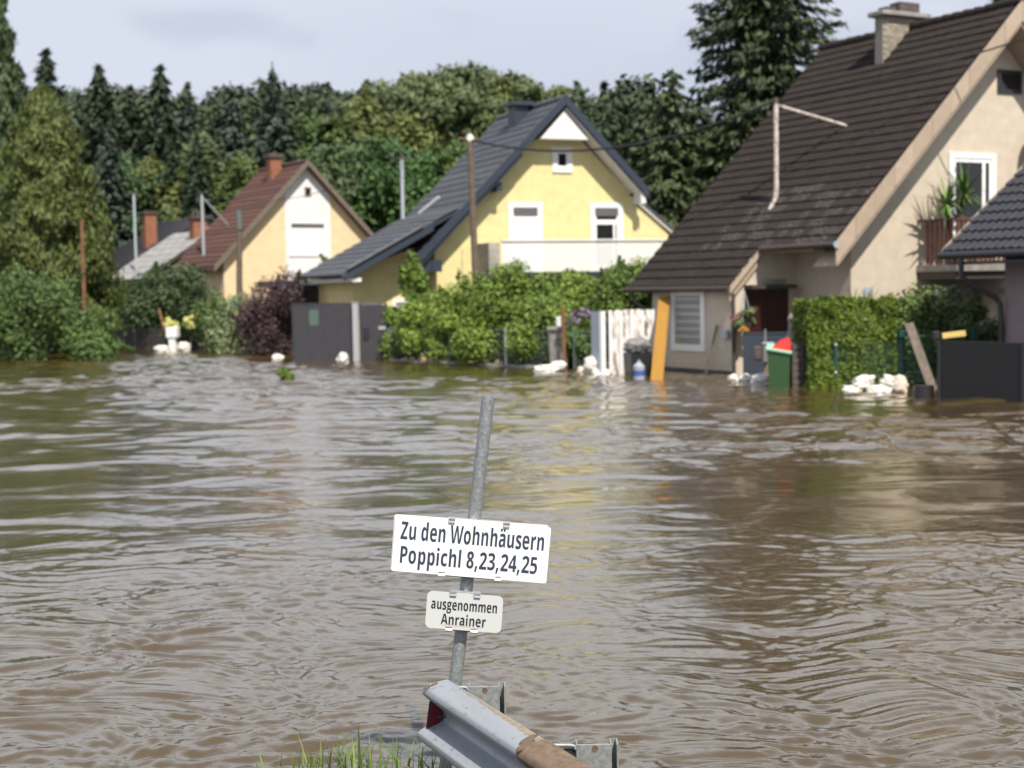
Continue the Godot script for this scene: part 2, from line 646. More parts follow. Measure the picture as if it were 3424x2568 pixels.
func materials() -> void:
	var W := Color(1, 1, 1)
	var plaster := noise_tex(3, 0.02, Color(0.90, 0.90, 0.90), W, 5)
	var blotch := noise_tex(8, 0.015, Color(0.72, 0.72, 0.72), W, 5)
	mat("yellow_wall", L(0.76, 0.66, 0.33), 0.9, 0.0, plaster, 0.35)
	mat("peach_wall", L(0.76, 0.60, 0.37), 0.9, 0.0, plaster, 0.35)
	mat("beige_wall", L(0.58, 0.505, 0.405), 0.92, 0.0, plaster, 0.45)
	mat("plinth", L(0.11, 0.11, 0.12), 0.85, 0.0, blotch, 0.6)
	mat("white_wall", L(0.78, 0.77, 0.76), 0.85, 0.0, plaster, 0.3)
	mat("white_paint", L(0.74, 0.74, 0.74), 0.55)
	mat("white_plastic", L(0.80, 0.80, 0.80), 0.35)
	mat("grey_render", L(0.42, 0.39, 0.35), 0.9, 0.0, blotch, 0.5)
	mat("concrete", L(0.34, 0.32, 0.29), 0.9, 0.0, blotch, 0.9)
	mat("dark_glass", L(0.015, 0.017, 0.02), 0.06)
	mat("blind_glass", L(0.27, 0.28, 0.26), 0.25)
	mat("glazing_bar", L(0.42, 0.43, 0.42), 0.4)
	mat("shade_box", L(0.10, 0.10, 0.11), 0.6)
	mat("mauve_wall", L(0.26, 0.21, 0.22), 0.9, 0.0, plaster, 0.5)
	# roofs
	mat("slate_metal", L(0.085, 0.088, 0.102), 0.5, 0.0, blotch, 0.5)
	mat("slate_metal_worn", L(0.10, 0.102, 0.115), 0.55, 0.0, blotch, 0.7)
	mat("dark_trim", L(0.030, 0.040, 0.058), 0.4)
	mat("black_metal", L(0.028, 0.030, 0.036), 0.4)
	mat("dark_panel", L(0.012, 0.012, 0.013), 0.6)
	mat("dark_tile", L(0.048, 0.047, 0.055), 0.42, 0.0, blotch, 0.8)
	mat("red_tile", L(0.155, 0.072, 0.055), 0.85, 0.0, noise_tex(31, 0.03, Color(0.68, 0.68, 0.68), W, 5), 0.7)
	mat("red_tile_dark", L(0.125, 0.060, 0.048), 0.85, 0.0, noise_tex(32, 0.03, Color(0.62, 0.62, 0.62), W, 5), 0.9)
	mat("grey_sheet", L(0.36, 0.355, 0.34), 0.8, 0.0, blotch, 0.4)
	var lich := noise_tex(41, 0.055, L(0.030, 0.024, 0.0215), L(0.36, 0.36, 0.33), 3, 512, FastNoiseLite.TYPE_SIMPLEX_SMOOTH, 0.80, 0.87)
	var lich2 := noise_tex(42, 0.05, L(0.030, 0.024, 0.021), L(0.34, 0.34, 0.31), 3, 512, FastNoiseLite.TYPE_SIMPLEX_SMOOTH, 0.70, 0.77)
	var plain := noise_tex(43, 0.03, L(0.023, 0.018, 0.016), L(0.038, 0.031, 0.028), 5, 256)
	mat("brown_tile", Color.WHITE, 1.0, 0.0, plain, 0.8)
	M.brown_tile.metallic_specular = 0.3
	mat("brown_tile_speckled", Color.WHITE, 1.0, 0.0, lich, 0.9)
	M.brown_tile_speckled.metallic_specular = 0.3
	mat("brown_tile_lichen", Color.WHITE, 1.0, 0.0, lich2, 0.9)
	M.brown_tile_lichen.metallic_specular = 0.3
	mat("fascia_board", L(0.40, 0.315, 0.235), 0.7, 0.0, plaster, 0.5)
	mat("fascia_board_pale", L(0.44, 0.35, 0.265), 0.7, 0.0, plaster, 0.6)
	mat("brown_trim", L(0.055, 0.042, 0.035), 0.6)
	mat("chimney_mortar", L(0.22, 0.20, 0.175), 0.95)
	mat("chimney_brick", L(0.46, 0.405, 0.32), 0.9, 0.0, blotch, 1.5)
	mat("chimney_brick_dull", L(0.38, 0.335, 0.27), 0.9, 0.0, blotch, 1.5)
	mat("orange_brick", L(0.34, 0.14, 0.08), 0.9, 0.0, blotch, 1.0)
	mat("brown_stone", L(0.11, 0.09, 0.08), 0.9, 0.0, blotch, 1.0)
	# timber and metal
	mat("bark", L(0.075, 0.055, 0.042), 0.95, 0.0, blotch, 1.2)
	mat("weathered_wood", L(0.17, 0.13, 0.10), 0.9, 0.0, blotch, 1.0)
	mat("rust_wood", L(0.24, 0.115, 0.055), 0.85, 0.0, blotch, 1.0)
	mat("plank", L(0.33, 0.25, 0.17), 0.85, 0.0, blotch, 1.4)
	mat("plank_grey", L(0.20, 0.165, 0.13), 0.85, 0.0, blotch, 1.4)
	mat("orange_board", L(0.38, 0.19, 0.025), 0.6, 0.0, plaster, 0.8)
	mat("yellow_board", L(0.55, 0.40, 0.13), 0.8, 0.0, plaster, 1.0)
	var mottle := noise_tex(51, 0.022, L(0.20, 0.14, 0.10), L(0.74, 0.74, 0.72), 5, 256, FastNoiseLite.TYPE_SIMPLEX_SMOOTH, 0.36, 0.46)  # mottled shadows on the white boards, painted as brown blotches
	mat("mottled_shade_paint", Color.WHITE, 0.8, 0.0, mottle, 0.9)
	M.mottled_shade_paint.uv1_scale = Vector3(1.6, 0.3, 1.6)
	var rusty := noise_tex(52, 0.03, L(0.24, 0.11, 0.06), L(0.60, 0.59, 0.57), 4, 256, FastNoiseLite.TYPE_SIMPLEX_SMOOTH, 0.36, 0.5)
	mat("rusty_white", Color.WHITE, 0.65, 0.0, rusty, 1.6)
	mat("mast_grey", L(0.46, 0.49, 0.53), 0.45, 0.35)
	mat("pale_steel", L(0.52, 0.53, 0.54), 0.45, 0.3)
	mat("green_steel", L(0.012, 0.055, 0.045), 0.45)
	mat("green_wire", L(0.018, 0.06, 0.045), 0.5)
	mat("grey_wire", L(0.10, 0.13, 0.12), 0.5)
	mat("gate_panel", L(0.062, 0.058, 0.066), 0.5, 0.0, plaster, 0.6)
	mat("gate_frame", L(0.045, 0.055, 0.065), 0.45)
	mat("blue_gate", L(0.032, 0.045, 0.065), 0.5)
	mat("red_door", L(0.035, 0.008, 0.007), 0.4)
	mat("insulator", L(0.7, 0.7, 0.68), 0.2)
	mat("cable", L(0.02, 0.02, 0.022), 0.6)
	mat("rail_red", L(0.12, 0.045, 0.032), 0.7)
	mat("bin_green", L(0.020, 0.062, 0.016), 0.5)
	mat("red_cloth", L(0.62, 0.045, 0.035), 0.7)
	mat("mint_cloth", L(0.28, 0.52, 0.38), 0.7)
	mat("sack_white", L(0.78, 0.77, 0.73), 0.8, 0.0, noise_tex(88, 0.02, Color(0.70, 0.64, 0.56), W, 4, 256, FastNoiseLite.TYPE_SIMPLEX_SMOOTH, 0.2, 0.5), 1.3)
	mat("sack_tan", L(0.62, 0.52, 0.42), 0.8)
	mat("black_plastic", L(0.02, 0.02, 0.022), 0.35)
	mat("blue_label", L(0.05, 0.10, 0.33), 0.5)
	mat("plate_blue", L(0.35, 0.45, 0.56), 0.4)
	mat("orange_bloom", L(0.75, 0.30, 0.02), 0.7)
	mat("lemon_bloom", L(0.72, 0.70, 0.20), 0.7)
	mat("violet_bloom", L(0.22, 0.10, 0.32), 0.7)
	mat("box_grey", L(0.30, 0.33, 0.38), 0.5)
	mat("can_grey", L(0.17, 0.165, 0.175), 0.5)
	mat("reflector_red", L(0.16, 0.008, 0.012), 0.25)
	mat("sign_white", L(0.76, 0.76, 0.76), 0.35)
	mat("sign_back", L(0.72, 0.70, 0.66), 0.5, 0.0, plaster, 4.0)
	mat("sign_ivory", L(0.50, 0.52, 0.51), 0.4)
	mat("letter_navy", L(0.028, 0.042, 0.072), 0.45)
	mat("letter_black", L(0.014, 0.015, 0.020), 0.45)
	mat("scrawl_red", L(0.62, 0.36, 0.33), 0.6)
	mat("clip_metal", L(0.62, 0.64, 0.66), 0.28, 0.75)
	# hot-dip zinc: spangle with dull patches
	var zinc := noise_tex(61, 0.07, L(0.30, 0.325, 0.33), L(0.47, 0.50, 0.51), 1, 512, FastNoiseLite.TYPE_CELLULAR)
	var zm := mat("zinc_pole", Color.WHITE, 0.5, 0.45, zinc, 7.0)
	zm.detail_enabled = true
	zm.detail_blend_mode = BaseMaterial3D.BLEND_MODE_MUL
	zm.detail_albedo = noise_tex(62, 0.02, Color(0.72, 0.72, 0.72), W, 4)
	mat("zinc_post", L(0.36, 0.385, 0.38), 0.55, 0.4, noise_tex(63, 0.02, Color(0.78, 0.78, 0.78), W, 3, 512), 3.0)
	# painted rail: grey coat, chips and mud smears
	var coat := noise_tex(71, 0.02, L(0.12, 0.105, 0.09), L(0.30, 0.32, 0.35), 5, 512, FastNoiseLite.TYPE_SIMPLEX_SMOOTH, 0.17, 0.23)
	mat("rail_coat", Color.WHITE, 0.42, 0.25, coat, 2.2)
	mat("rail_mud", L(0.21, 0.145, 0.095), 0.85, 0.0, noise_tex(72, 0.018, Color(0.70, 0.70, 0.70), W, 5, 512), 2.0)
	mat("mud_film", L(0.33, 0.25, 0.17), 0.8, 0.0, noise_tex(73, 0.02, Color(0.75, 0.75, 0.75), W, 4), 3.0)
	mat("mud_dark", L(0.12, 0.085, 0.06), 0.9)
	# foliage
	leafy("leaf", Color(0.10, 0.16, 0.03))
	leafy("leaf_warm", Color(0.10, 0.15, 0.03)).albedo_color = Color(1.12, 1.06, 0.85)
	leafy("leaf_cool", Color(0.09, 0.15, 0.04)).albedo_color = Color(0.86, 0.95, 1.0)
	leafy("needle", Color(0.02, 0.03, 0.01))
	leafy("grass_blade", Color(0.22, 0.32, 0.06))
	leafy("bloom", Color(0.1, 0.1, 0.1))

func ground_and_water() -> void:
	# ground: one sheet from behind the camera to beyond the wood; bank at the camera, street and gardens under water, rising wood
	var f := FastNoiseLite.new()
	f.seed = 9
	f.frequency = 0.25
	f.fractal_octaves = 3
	var zs := []
	for k in 60: zs.append(4.0 - k * 0.25)
	for k in 24: zs.append(-11.0 - pow(k / 23.0, 2.0) * 600.0)
	var xs := []
	for k in 81:
		var t := k / 40.0 - 1.0
		xs.append(signf(t) * (absf(t) * 10.0 + pow(absf(t), 4.0) * 500.0))
	var b := MB.new()
	var H := func(x: float, z: float) -> float:
		var y := -0.75
		var bank := smoothstep(-7.6, -4.0, z + 0.12 * x + 0.5 * f.get_noise_2d(x * 0.8, z * 0.3))
		y = lerpf(y, 0.62, bank) + 0.06 * f.get_noise_2d(x, z) * (1.0 if z > -20.0 else 0.0)
		if z < -62.0: y += smoothstep(-66.0, -120.0, z) * 2.2
		return y
	for i in zs.size() - 1:
		for j in xs.size() - 1:
			var p := []
			for q in [[i, j], [i, j + 1], [i + 1, j + 1], [i + 1, j]]:
				p.append(Vector3(xs[q[1]], H.call(xs[q[1]], zs[q[0]]), zs[q[0]]))
			b.quad(p[0], p[1], p[2], p[3])
	mat("soil", L(0.085, 0.075, 0.045), 0.95, 0.0, noise_tex(81, 0.02, Color(0.6, 0.6, 0.6), Color.WHITE, 5), 0.8)
	struct("ground", b.mesh(), M.soil)
	struct("water", water_mesh(), water_material())

func water_material() -> StandardMaterial3D:
	var m := StandardMaterial3D.new()
	m.resource_name = "muddy_water"
	m.albedo_color = L(0.070, 0.046, 0.013)
	m.metallic_specular = 0.45
	m.roughness = 0.16
	m.clearcoat_enabled = true
	m.clearcoat = 1.0
	m.clearcoat_roughness = 0.11
	var f := FastNoiseLite.new()
	f.seed = 91
	f.frequency = 0.018
	f.fractal_octaves = 4
	f.fractal_gain = 0.52
	f.domain_warp_enabled = true
	f.domain_warp_amplitude = 14.0
	f.domain_warp_frequency = 0.02
	var im := f.get_seamless_image(1024, 1024)
	m.heightmap_enabled = true
	m.heightmap_texture = ImageTexture.create_from_image(im)
	m.heightmap_scale = 0.9
	m.uv1_scale = Vector3(1.0 / 3.7, 1.0 / 3.7, 1.0)
	return m

func water_mesh() -> ArrayMesh:
	var n1 := FastNoiseLite.new()
	n1.seed = 11
	n1.frequency = 1.0
	n1.fractal_octaves = 1
	n1.fractal_type = FastNoiseLite.FRACTAL_NONE
	var zs := PackedFloat32Array()
	var zz := 5.7
	while zz < 118.0:                                             # finer rows near the bank, 10 cm over the open water, coarse under the gardens
		zs.append(-zz)
		zz += clampf(zz * 0.003, 0.018, 0.1) if zz < 58.0 else 0.5
	var rows := zs.size()
	var cols := 580
	var v := PackedVector3Array()
	var nn := PackedVector3Array()
	var uv := PackedVector2Array()
	var ix := PackedInt32Array()
	v.resize(rows * cols)
	nn.resize(rows * cols)
	uv.resize(rows * cols)
	for i in rows:
		var z := zs[i]
		var d := -z
		var half := d * 0.56 + 1.6
		var k1 := clampf(1.2 - d / 100.0, 0.5, 1.0)
		var k3 := clampf(2.6 - d / 28.0, 0.0, 1.0)
		var k4 := clampf(1.9 - d / 15.0, 0.0, 1.0)
		for j in cols:
			var x := (2.0 * j / (cols - 1) - 1.0) * half
			# rough and quiet patches of the current
			var patch := n1.get_noise_2d(x * 0.10 + 40.0, z * 0.055)
			var quiet := n1.get_noise_2d(x * 0.22 - 17.0, z * 0.16 + 5.0)
			var a := clampf(0.62 + 0.7 * patch + 0.5 * quiet + clampf((12.0 - d) * 0.05, 0.0, 0.28), 0.12, 1.5)
			a *= 1.0 - 0.75 * exp(-pow((d - 15.5) / 5.0, 2.0)) * smoothstep(4.5, 0.5, x)
			var wx := x + 0.35 * n1.get_noise_2d(x * 0.7, z * 0.7 + 9.0)
			var wz := z + 0.25 * n1.get_noise_2d(x * 0.6 + 31.0, z * 0.6)
			var y := 0.018 * k1 * n1.get_noise_2d(wx * 0.28, wz * 0.42)
			y += 0.022 * k1 * (0.35 + 0.65 * a) * n1.get_noise_2d(wx * 0.42 + 7.0, wz * 1.25)
			if k3 > 0.0:
				y -= 0.008 * k1 * smoothstep(14.0, 8.0, d) * n1.get_noise_2d(wx * 0.42 + 7.0, wz * 1.25)
				var r3 := n1.get_noise_2d(wx * 1.2 - 3.0, wz * 2.3)
				y += 0.016 * k3 * a * (1.0 - 0.45 * smoothstep(14.0, 9.0, d)) * (r3 - absf(r3) * 0.35)
			if d < 19.0:
				var r5 := n1.get_noise_2d(wx * 2.3 + 13.0, wz * 5.2)
				y += 0.0125 * a * smoothstep(19.0, 10.0, d) * (r5 - absf(r5) * 0.4)
			if k4 > 0.0:
				y += 0.0075 * k4 * a * n1.get_noise_2d(wx * 4.3, wz * 9.6 + 11.0)
				y += 0.0032 * k4 * a * n1.get_noise_2d(wx * 8.5 + 3.0, wz * 17.0)
			y *= 1.0 + 1.8 * smoothstep(15.0, 27.0, d)
			var k := i * cols + j
			v[k] = Vector3(x, y, z)
			uv[k] = Vector2(x, z)
	for i in rows:
		for j in cols:
			var k := i * cols + j
			var e := v[i * cols + mini(j + 1, cols - 1)] - v[i * cols + maxi(j - 1, 0)]
			var s := v[mini(i + 1, rows - 1) * cols + j] - v[maxi(i - 1, 0) * cols + j]
			nn[k] = e.cross(s).normalized()
	ix.resize((rows - 1) * (cols - 1) * 6)
	var t := 0
	for i in rows - 1:
		for j in cols - 1:
			var k := i * cols + j
			ix[t] = k; ix[t + 1] = k + cols; ix[t + 2] = k + 1
			ix[t + 3] = k + 1; ix[t + 4] = k + cols; ix[t + 5] = k + cols + 1
			t += 6
	var arr := []
	arr.resize(Mesh.ARRAY_MAX)
	arr[Mesh.ARRAY_VERTEX] = v
	arr[Mesh.ARRAY_NORMAL] = nn
	arr[Mesh.ARRAY_TEX_UV] = uv
	arr[Mesh.ARRAY_INDEX] = ix
	var m := ArrayMesh.new()
	m.add_surface_from_arrays(Mesh.PRIMITIVE_TRIANGLES, arr)
	return m

# ------------------------------------------------------------------ houses (local: gable faces +z, ridge along z)
func gable_body(parent: Node, x0: float, x1: float, xr: float, eave: float, ridge: float, z0: float, z1: float, m: Material, eave1 := -1.0) -> void:
	var e1 := eave if eave1 < 0.0 else eave1
	pr("wall", [Vector2(x0, -0.9), Vector2(x1, -0.9), Vector2(x1, e1), Vector2(xr, ridge), Vector2(x0, eave)], z0, z1, m, parent)

func slant(a: Vector2, b: Vector2, drop: float) -> Array:          # board along a slope, its depth measured downwards
	return [a, b, b - Vector2(0, drop), a - Vector2(0, drop)]

func yellow_house() -> void:
	var h := thing("yellow_house", "yellow house with dark slate-blue roof, white gable peak and balcony", "house", Vector3(1.78, -0.18, -51.84), 22.0)
	h.scale = Vector3.ONE * 1.08
	gable_body(h, -4.4, 4.6, 0.0, 3.75, 8.1, -5.0, 0.0, M.yellow_wall)
	# white cladding in the peak
	pr("peak_cladding", [Vector2(-0.86, 7.22), Vector2(0.86, 7.22), Vector2(0, 8.12)], 0.0, 0.62, M.white_wall, h)
	var q := sqrt(0.5)
	# left main slope, lower annex slope, right slopes
	var zf := 0.72
	var zb := -5.3
	var ln := zf - zb
	var fr := slope_frame(Vector3(-5.15, 3.38, zb), Vector3(0, 0, 1), Vector3(1, 1, 0))
	var rf := node("roof", h)
	slab("roof_deck", fr, ln, 5.15 / q, 0.12, M.dark_trim, rf)
	var cm := course_mesh(ln, 0.36, 0.2, 0.028, 0.03)
	courses(fr, ln, 5.15 / q - 0.05, 0.36, cm, [M.slate_metal, M.slate_metal, M.slate_metal_worn], rf)
	var ua := Vector3(4.08, 2.17, 0)
	var fa := slope_frame(Vector3(-7.55, 2.88, zb), Vector3(0, 0, 1), ua)
	slab("roof_deck", fa, ln - 0.2, ua.length(), 0.10, M.dark_trim, rf)
	courses(fa, ln - 0.2, ua.length(), 0.36, course_mesh(ln - 0.2, 0.36, 0.2, 0.028, 0.03), [M.slate_metal, M.slate_metal_worn], rf)
	var fb := slope_frame(Vector3(2.95, 5.63, zf), Vector3(0, 0, -1), Vector3(-1, 1, 0))
	slab("roof_deck", fb, ln, 2.95 / q, 0.12, M.slate_metal, rf)
	var ub := Vector3(-2.25, 1.75, 0)
	var fc := slope_frame(Vector3(5.0, 3.78, 0.12), Vector3(0, 0, -1), ub)
	slab("roof_deck", fc, 5.4, ub.length(), 0.10, M.slate_metal, rf)
	for k in 15:
		var z := zf - 0.2 - k * 0.4
		var rb := MB.new()
		rb.tube([Vector3(0, 8.56, z + 0.2), Vector3(0, 8.575, z), Vector3(0, 8.55, z - 0.21)], [0.10, 0.11, 0.095], 8)
		part("ridge_cap", rb.mesh(), M.slate_metal_worn, rf)
	# bargeboards
	pr("bargeboard", slant(Vector2(-5.25, 3.42), Vector2(0, 8.67), 0.34), zf - 0.02, zf + 0.05, M.dark_trim, h)
	pr("bargeboard", slant(Vector2(0.01, 8.66), Vector2(3.05, 5.62), 0.34), zf - 0.02, zf + 0.05, M.dark_trim, h)
	pr("bargeboard", slant(Vector2(-5.25, 3.16), Vector2(-1.55, 6.86), 0.24), zf - 0.16, zf - 0.03, M.dark_trim, h)
	pr("bargeboard", slant(Vector2(-7.6, 2.94), Vector2(-4.6, 4.52), 0.3), zf - 0.2, zf - 0.13, M.dark_trim, h)
	pr("soffit", slant(Vector2(-5.1, 3.2), Vector2(-0.05, 8.25), 0.05), 0.0, zf - 0.17, M.dark_trim, h)
	pr("soffit", slant(Vector2(0.05, 8.25), Vector2(2.9, 5.4), 0.05), 0.0, zf - 0.03, M.white_wall, h)
	pr("soffit", slant(Vector2(2.95, 5.22), Vector2(4.95, 3.66), 0.05), 0.0, 0.11, M.white_wall, h)
	bx("purlin_end", Vector3(-5.2, 2.9, 0.0), Vector3(-4.35, 3.28, zf - 0.17), M.dark_trim, h)
	bx("purlin_end", Vector3(-2.42, 5.5, 0.0), Vector3(-2.22, 5.78, zf - 0.17), M.dark_trim, h)
	bx("purlin_end", Vector3(2.78, 5.12, 0.0), Vector3(2.96, 5.5, zf - 0.04), M.white_wall, h)
	# gutters
	tb("gutter", [Vector3(-7.66, 2.84, zf), Vector3(-7.66, 2.84, zb)], [0.075], M.slate_metal, h)
	tb("gutter", [Vector3(-7.5, 3.02, zf - 0.1), Vector3(-5.0, 4.35, zf - 0.1)], [0.055], M.slate_metal_worn, h)
	bx("eave_soffit", Vector3(-7.5, 2.62, zb), Vector3(-7.02, 2.74, zf - 0.25), M.white_wall, h)
	# annex under the lower slope
	pr("annex_wall", [Vector2(-7.0, -0.9), Vector2(-4.402, -0.9), Vector2(-4.402, 3.9), Vector2(-7.0, 2.95)], -5.0, -0.6, M.yellow_wall, h)
	window(h, -6.75, -6.2, 1.1, 1.95, -0.6, 0.1, M.white_paint, M.blind_glass, 0.0)
	window(h, -5.7, -4.75, 0.95, 2.05, -0.6, 0.12, M.white_paint, M.blind_glass, 0.0)
	# gable windows
	window(h, -0.19, 0.54, 6.17, 7.02, 0.0, 0.17, M.white_paint, M.dark_glass, 0.05)
	for x in [-1.82, 1.17]:
		var w := window(h, x, x + 1.24, 2.8, 5.18, 0.0, 0.18, M.white_paint, M.dark_glass, 0.06)
		bx("roller_box", Vector3(x + 0.18, 4.72, 0.02), Vector3(x + 1.06, 5.0, 0.035), M.shade_box, w)
		if x < 0.0:
			for k in 12:
				bx("shutter_slat", Vector3(x + 0.19, 2.85 + k * 0.155, 0.02), Vector3(x + 1.05, 2.85 + k * 0.155 + 0.148, 0.045), M.white_plastic, w)
		else:
			bx("shutter_slat", Vector3(x + 0.19, 4.44, 0.02), Vector3(x + 1.05, 4.60, 0.045), M.white_plastic, w)
			bx("sash", Vector3(x + 0.86, 2.9, 0.02), Vector3(x + 0.94, 4.44, 0.04), M.white_plastic, w)
	# balcony: slab and white upright slats
	var bal := node("balcony", h)
	bx("slab", Vector3(-2.55, 2.62, 0.0), Vector3(3.55, 2.84, 1.28), M.dark_trim, bal)
	bx("handrail", Vector3(-2.58, 3.85, 1.17), Vector3(3.58, 3.90, 1.29), M.white_paint, bal)
	bx("side_screen", Vector3(-2.98, 2.5, 0.0), Vector3(-2.6, 3.80, 1.2), M.grey_render, bal)
	var sm := MB.new()
	sm.box(Vector3(-0.039, 2.86, 0), Vector3(0.039, 3.845, 0.022))
	var slm := sm.mesh()
	var r := rn(4)
	for k in 61:
		part("slat", slm, M.white_paint, bal, Transform3D(Basis(), Vector3(-2.5 + k * 0.1, 0, 1.21 + r.randf_range(-0.004, 0.004))))
	# chimney, vent pipe, roof mast
	var ch := node("chimney", h)
	bx("stack", Vector3(-0.7, 7.4, -2.6), Vector3(-0.2, 8.62, -1.9), M.dark_trim, ch)
	bx("cap", Vector3(-0.85, 8.62, -2.75), Vector3(-0.05, 8.76, -1.75), M.dark_trim, ch)
	tb("vent_pipe", [Vector3(-3.62, 5.0, -3.8), Vector3(-3.1, 5.52, -3.15)], [0.075], M.pale_steel, h)
	mast(h, Vector3(-3.85, 4.55, -5.0), 2.45, M.mast_grey)

func mast(parent: Node, at: Vector3, up: float, m: Material) -> void:
	var r := node("roof_mast", parent)
	tb("pipe", [at, at + Vector3(0, up, 0)], [0.07], m, r, 10)
	tb("insulator", [at + Vector3(0, up, 0), at + Vector3(0, up + 0.12, 0)], [0.09, 0.05], M.weathered_wood, r)
	tb("arm", [at + Vector3(-0.28, up + 0.02, 0), at + Vector3(0.1, up + 0.02, 0)], [0.03], M.cable, r, 6)

func peach_house() -> void:
	var h := thing("peach_house", "peach gabled house with red-brown tiled roof and white panel with closed shutter", "house", Vector3(-10.0, 0, -70.4), 33.0)
	gable_body(h, -4.35, 4.35, 0.0, 4.05, 8.55, -5.0, 0.0, M.peach_wall)
	pr("white_panel", [Vector2(-1.12, 1.0), Vector2(1.32, 1.0), Vector2(1.32, 7.1), Vector2(0, 8.45), Vector2(-1.12, 7.28)], 0.0, 0.03, M.white_wall, h)
	var s := Vector3(4.95, 5.1, 0)
	var rf := node("roof", h)
	var fr := slope_frame(Vector3(-4.95, 3.62, -5.4), Vector3(0, 0, 1), s)
	slab("roof_deck", fr, 5.85, s.length(), 0.12, M.brown_trim, rf)
	courses(fr, 5.85, s.length(), 0.33, course_mesh(5.85, 0.33, 0.3, 0.03, 0.035), [M.red_tile, M.red_tile, M.red_tile_dark], rf)
	var fb := slope_frame(Vector3(4.95, 3.62, 0.45), Vector3(0, 0, -1), Vector3(-4.95, 5.1, 0))
	slab("roof_deck", fb, 5.85, s.length(), 0.12, M.red_tile, rf)
	tb("ridge_cap", [Vector3(0, 8.72, 0.45), Vector3(0, 8.72, -5.4)], [0.13], M.red_tile_dark, rf)
	pr("bargeboard", slant(Vector2(-5.0, 3.66), Vector2(0, 8.82), 0.3), 0.42, 0.48, M.plank_grey, h)
	pr("bargeboard", slant(Vector2(0.01, 8.81), Vector2(5.0, 3.66), 0.3), 0.42, 0.48, M.plank_grey, h)
	tb("gutter", [Vector3(-5.02, 3.5, 0.4), Vector3(-5.02, 3.5, -5.4)], [0.08], M.brown_trim, h)
	tb("downpipe", [Vector3(-4.45, 3.4, -2.6), Vector3(-4.45, -0.5, -2.6)], [0.06], M.mast_grey, h)
	var w := window(h, -0.98, 1.1, 4.1, 5.86, 0.03, 0.16, M.white_paint, M.shade_box, 0.0)
	for k in 9:
		bx("shutter_slat", Vector3(-0.8, 4.27 + k * 0.135, 0.04), Vector3(0.92, 4.27 + k * 0.135 + 0.128, 0.07), M.white_plastic, w)
	window(h, -0.06, 0.3, 7.06, 7.5, 0.03, 0.05, M.grey_render, M.dark_glass, 0.0)
	bx("side_window", Vector3(-4.38, 0.7, -4.1), Vector3(-4.34, 2.1, -3.6), M.dark_glass, h)
	var ch := node("chimney", h)
	bx("stack", Vector3(-0.85, 7.3, -2.75), Vector3(-0.25, 9.1, -2.15), M.orange_brick, ch)
	bx("cap", Vector3(-0.95, 9.1, -2.85), Vector3(-0.15, 9.3, -2.05), M.brown_stone, ch)
	mast(h, Vector3(-4.35, 4.2, -2.53), 3.0, M.mast_grey)
	tb("mast_strut", [Vector3(-4.35, 7.1, -2.53), Vector3(-3.0, 5.75, -2.67)], [0.035], M.mast_grey, h, 6)

func far_houses() -> void:
	# two low roofs beyond the peach house
	var a := thing("low_house", "low house with plain dark grey roof and orange chimney between trees", "house", Vector3(-19.2, 0, -89), 33.0)
	gable_body(a, -4.0, 4.0, 0.0, 4.2, 7.0, -7.0, 1.0, M.grey_render)
	var s := Vector3(5.0, 3.2, 0)
	var fr := slope_frame(Vector3(-5.0, 4.0, -7.4), Vector3(0, 0, 1), s)
	slab("roof_deck", fr, 8.8, s.length(), 0.14, M.dark_tile, a)
	courses(fr, 8.8, s.length(), 0.42, course_mesh(8.8, 0.42, 0.4, 0.02, 0.03, 4), [M.dark_tile], a)
	slab("roof_deck", slope_frame(Vector3(5.0, 4.0, 1.4), Vector3(0, 0, -1), Vector3(-5.0, 3.2, 0)), 8.8, s.length(), 0.14, M.dark_tile, a)
	var ch := node("chimney", a)
	bx("stack", Vector3(-3.2, 4.6, -1.6), Vector3(-2.5, 7.35, -0.9), M.orange_brick, ch)
	bx("cap", Vector3(-3.3, 7.35, -1.7), Vector3(-2.4, 7.5, -0.8), M.brown_stone, ch)
	var c := thing("shed_house", "low house with pale grey sheet roof and red-orange chimney beside peach house", "house", Vector3(-16.2, 0, -78.5), 33.0)
	gable_body(c, -3.4, 3.4, 0.0, 3.3, 5.4, -6.0, 0.0, M.grey_render)
	var s2 := Vector3(4.2, 2.7, 0)
	var f2 := slope_frame(Vector3(-4.2, 3.2, -6.3), Vector3(0, 0, 1), s2)
	slab("roof_deck", f2, 6.7, s2.length(), 0.14, M.brown_trim, c)
	courses(f2, 6.7, s2.length(), 0.62, course_mesh(6.7, 0.62, 0.3, 0.03, 0.02, 4), [M.grey_sheet], c)
	slab("roof_deck", slope_frame(Vector3(4.2, 3.2, 0.4), Vector3(0, 0, -1), Vector3(-4.2, 2.7, 0)), 6.7, s2.length(), 0.14, M.grey_sheet, c)
	var c2 := node("chimney", c)
	bx("stack", Vector3(-0.9, 5.0, -1.4), Vector3(-0.15, 6.5, -0.7), M.orange_brick, c2)
	bx("cap", Vector3(-1.05, 6.5, -1.55), Vector3(0.0, 6.62, -0.55), M.brown_stone, c2)
	for k in 3:
		tb("flue", [Vector3(-0.8 + k * 0.25, 6.62, -1.0), Vector3(-0.8 + k * 0.25, 7.0, -1.0)], [0.08], M.brown_stone, c2)
	mast(c, Vector3(-3.5, 3.7, -2.8), 4.2, M.mast_grey)

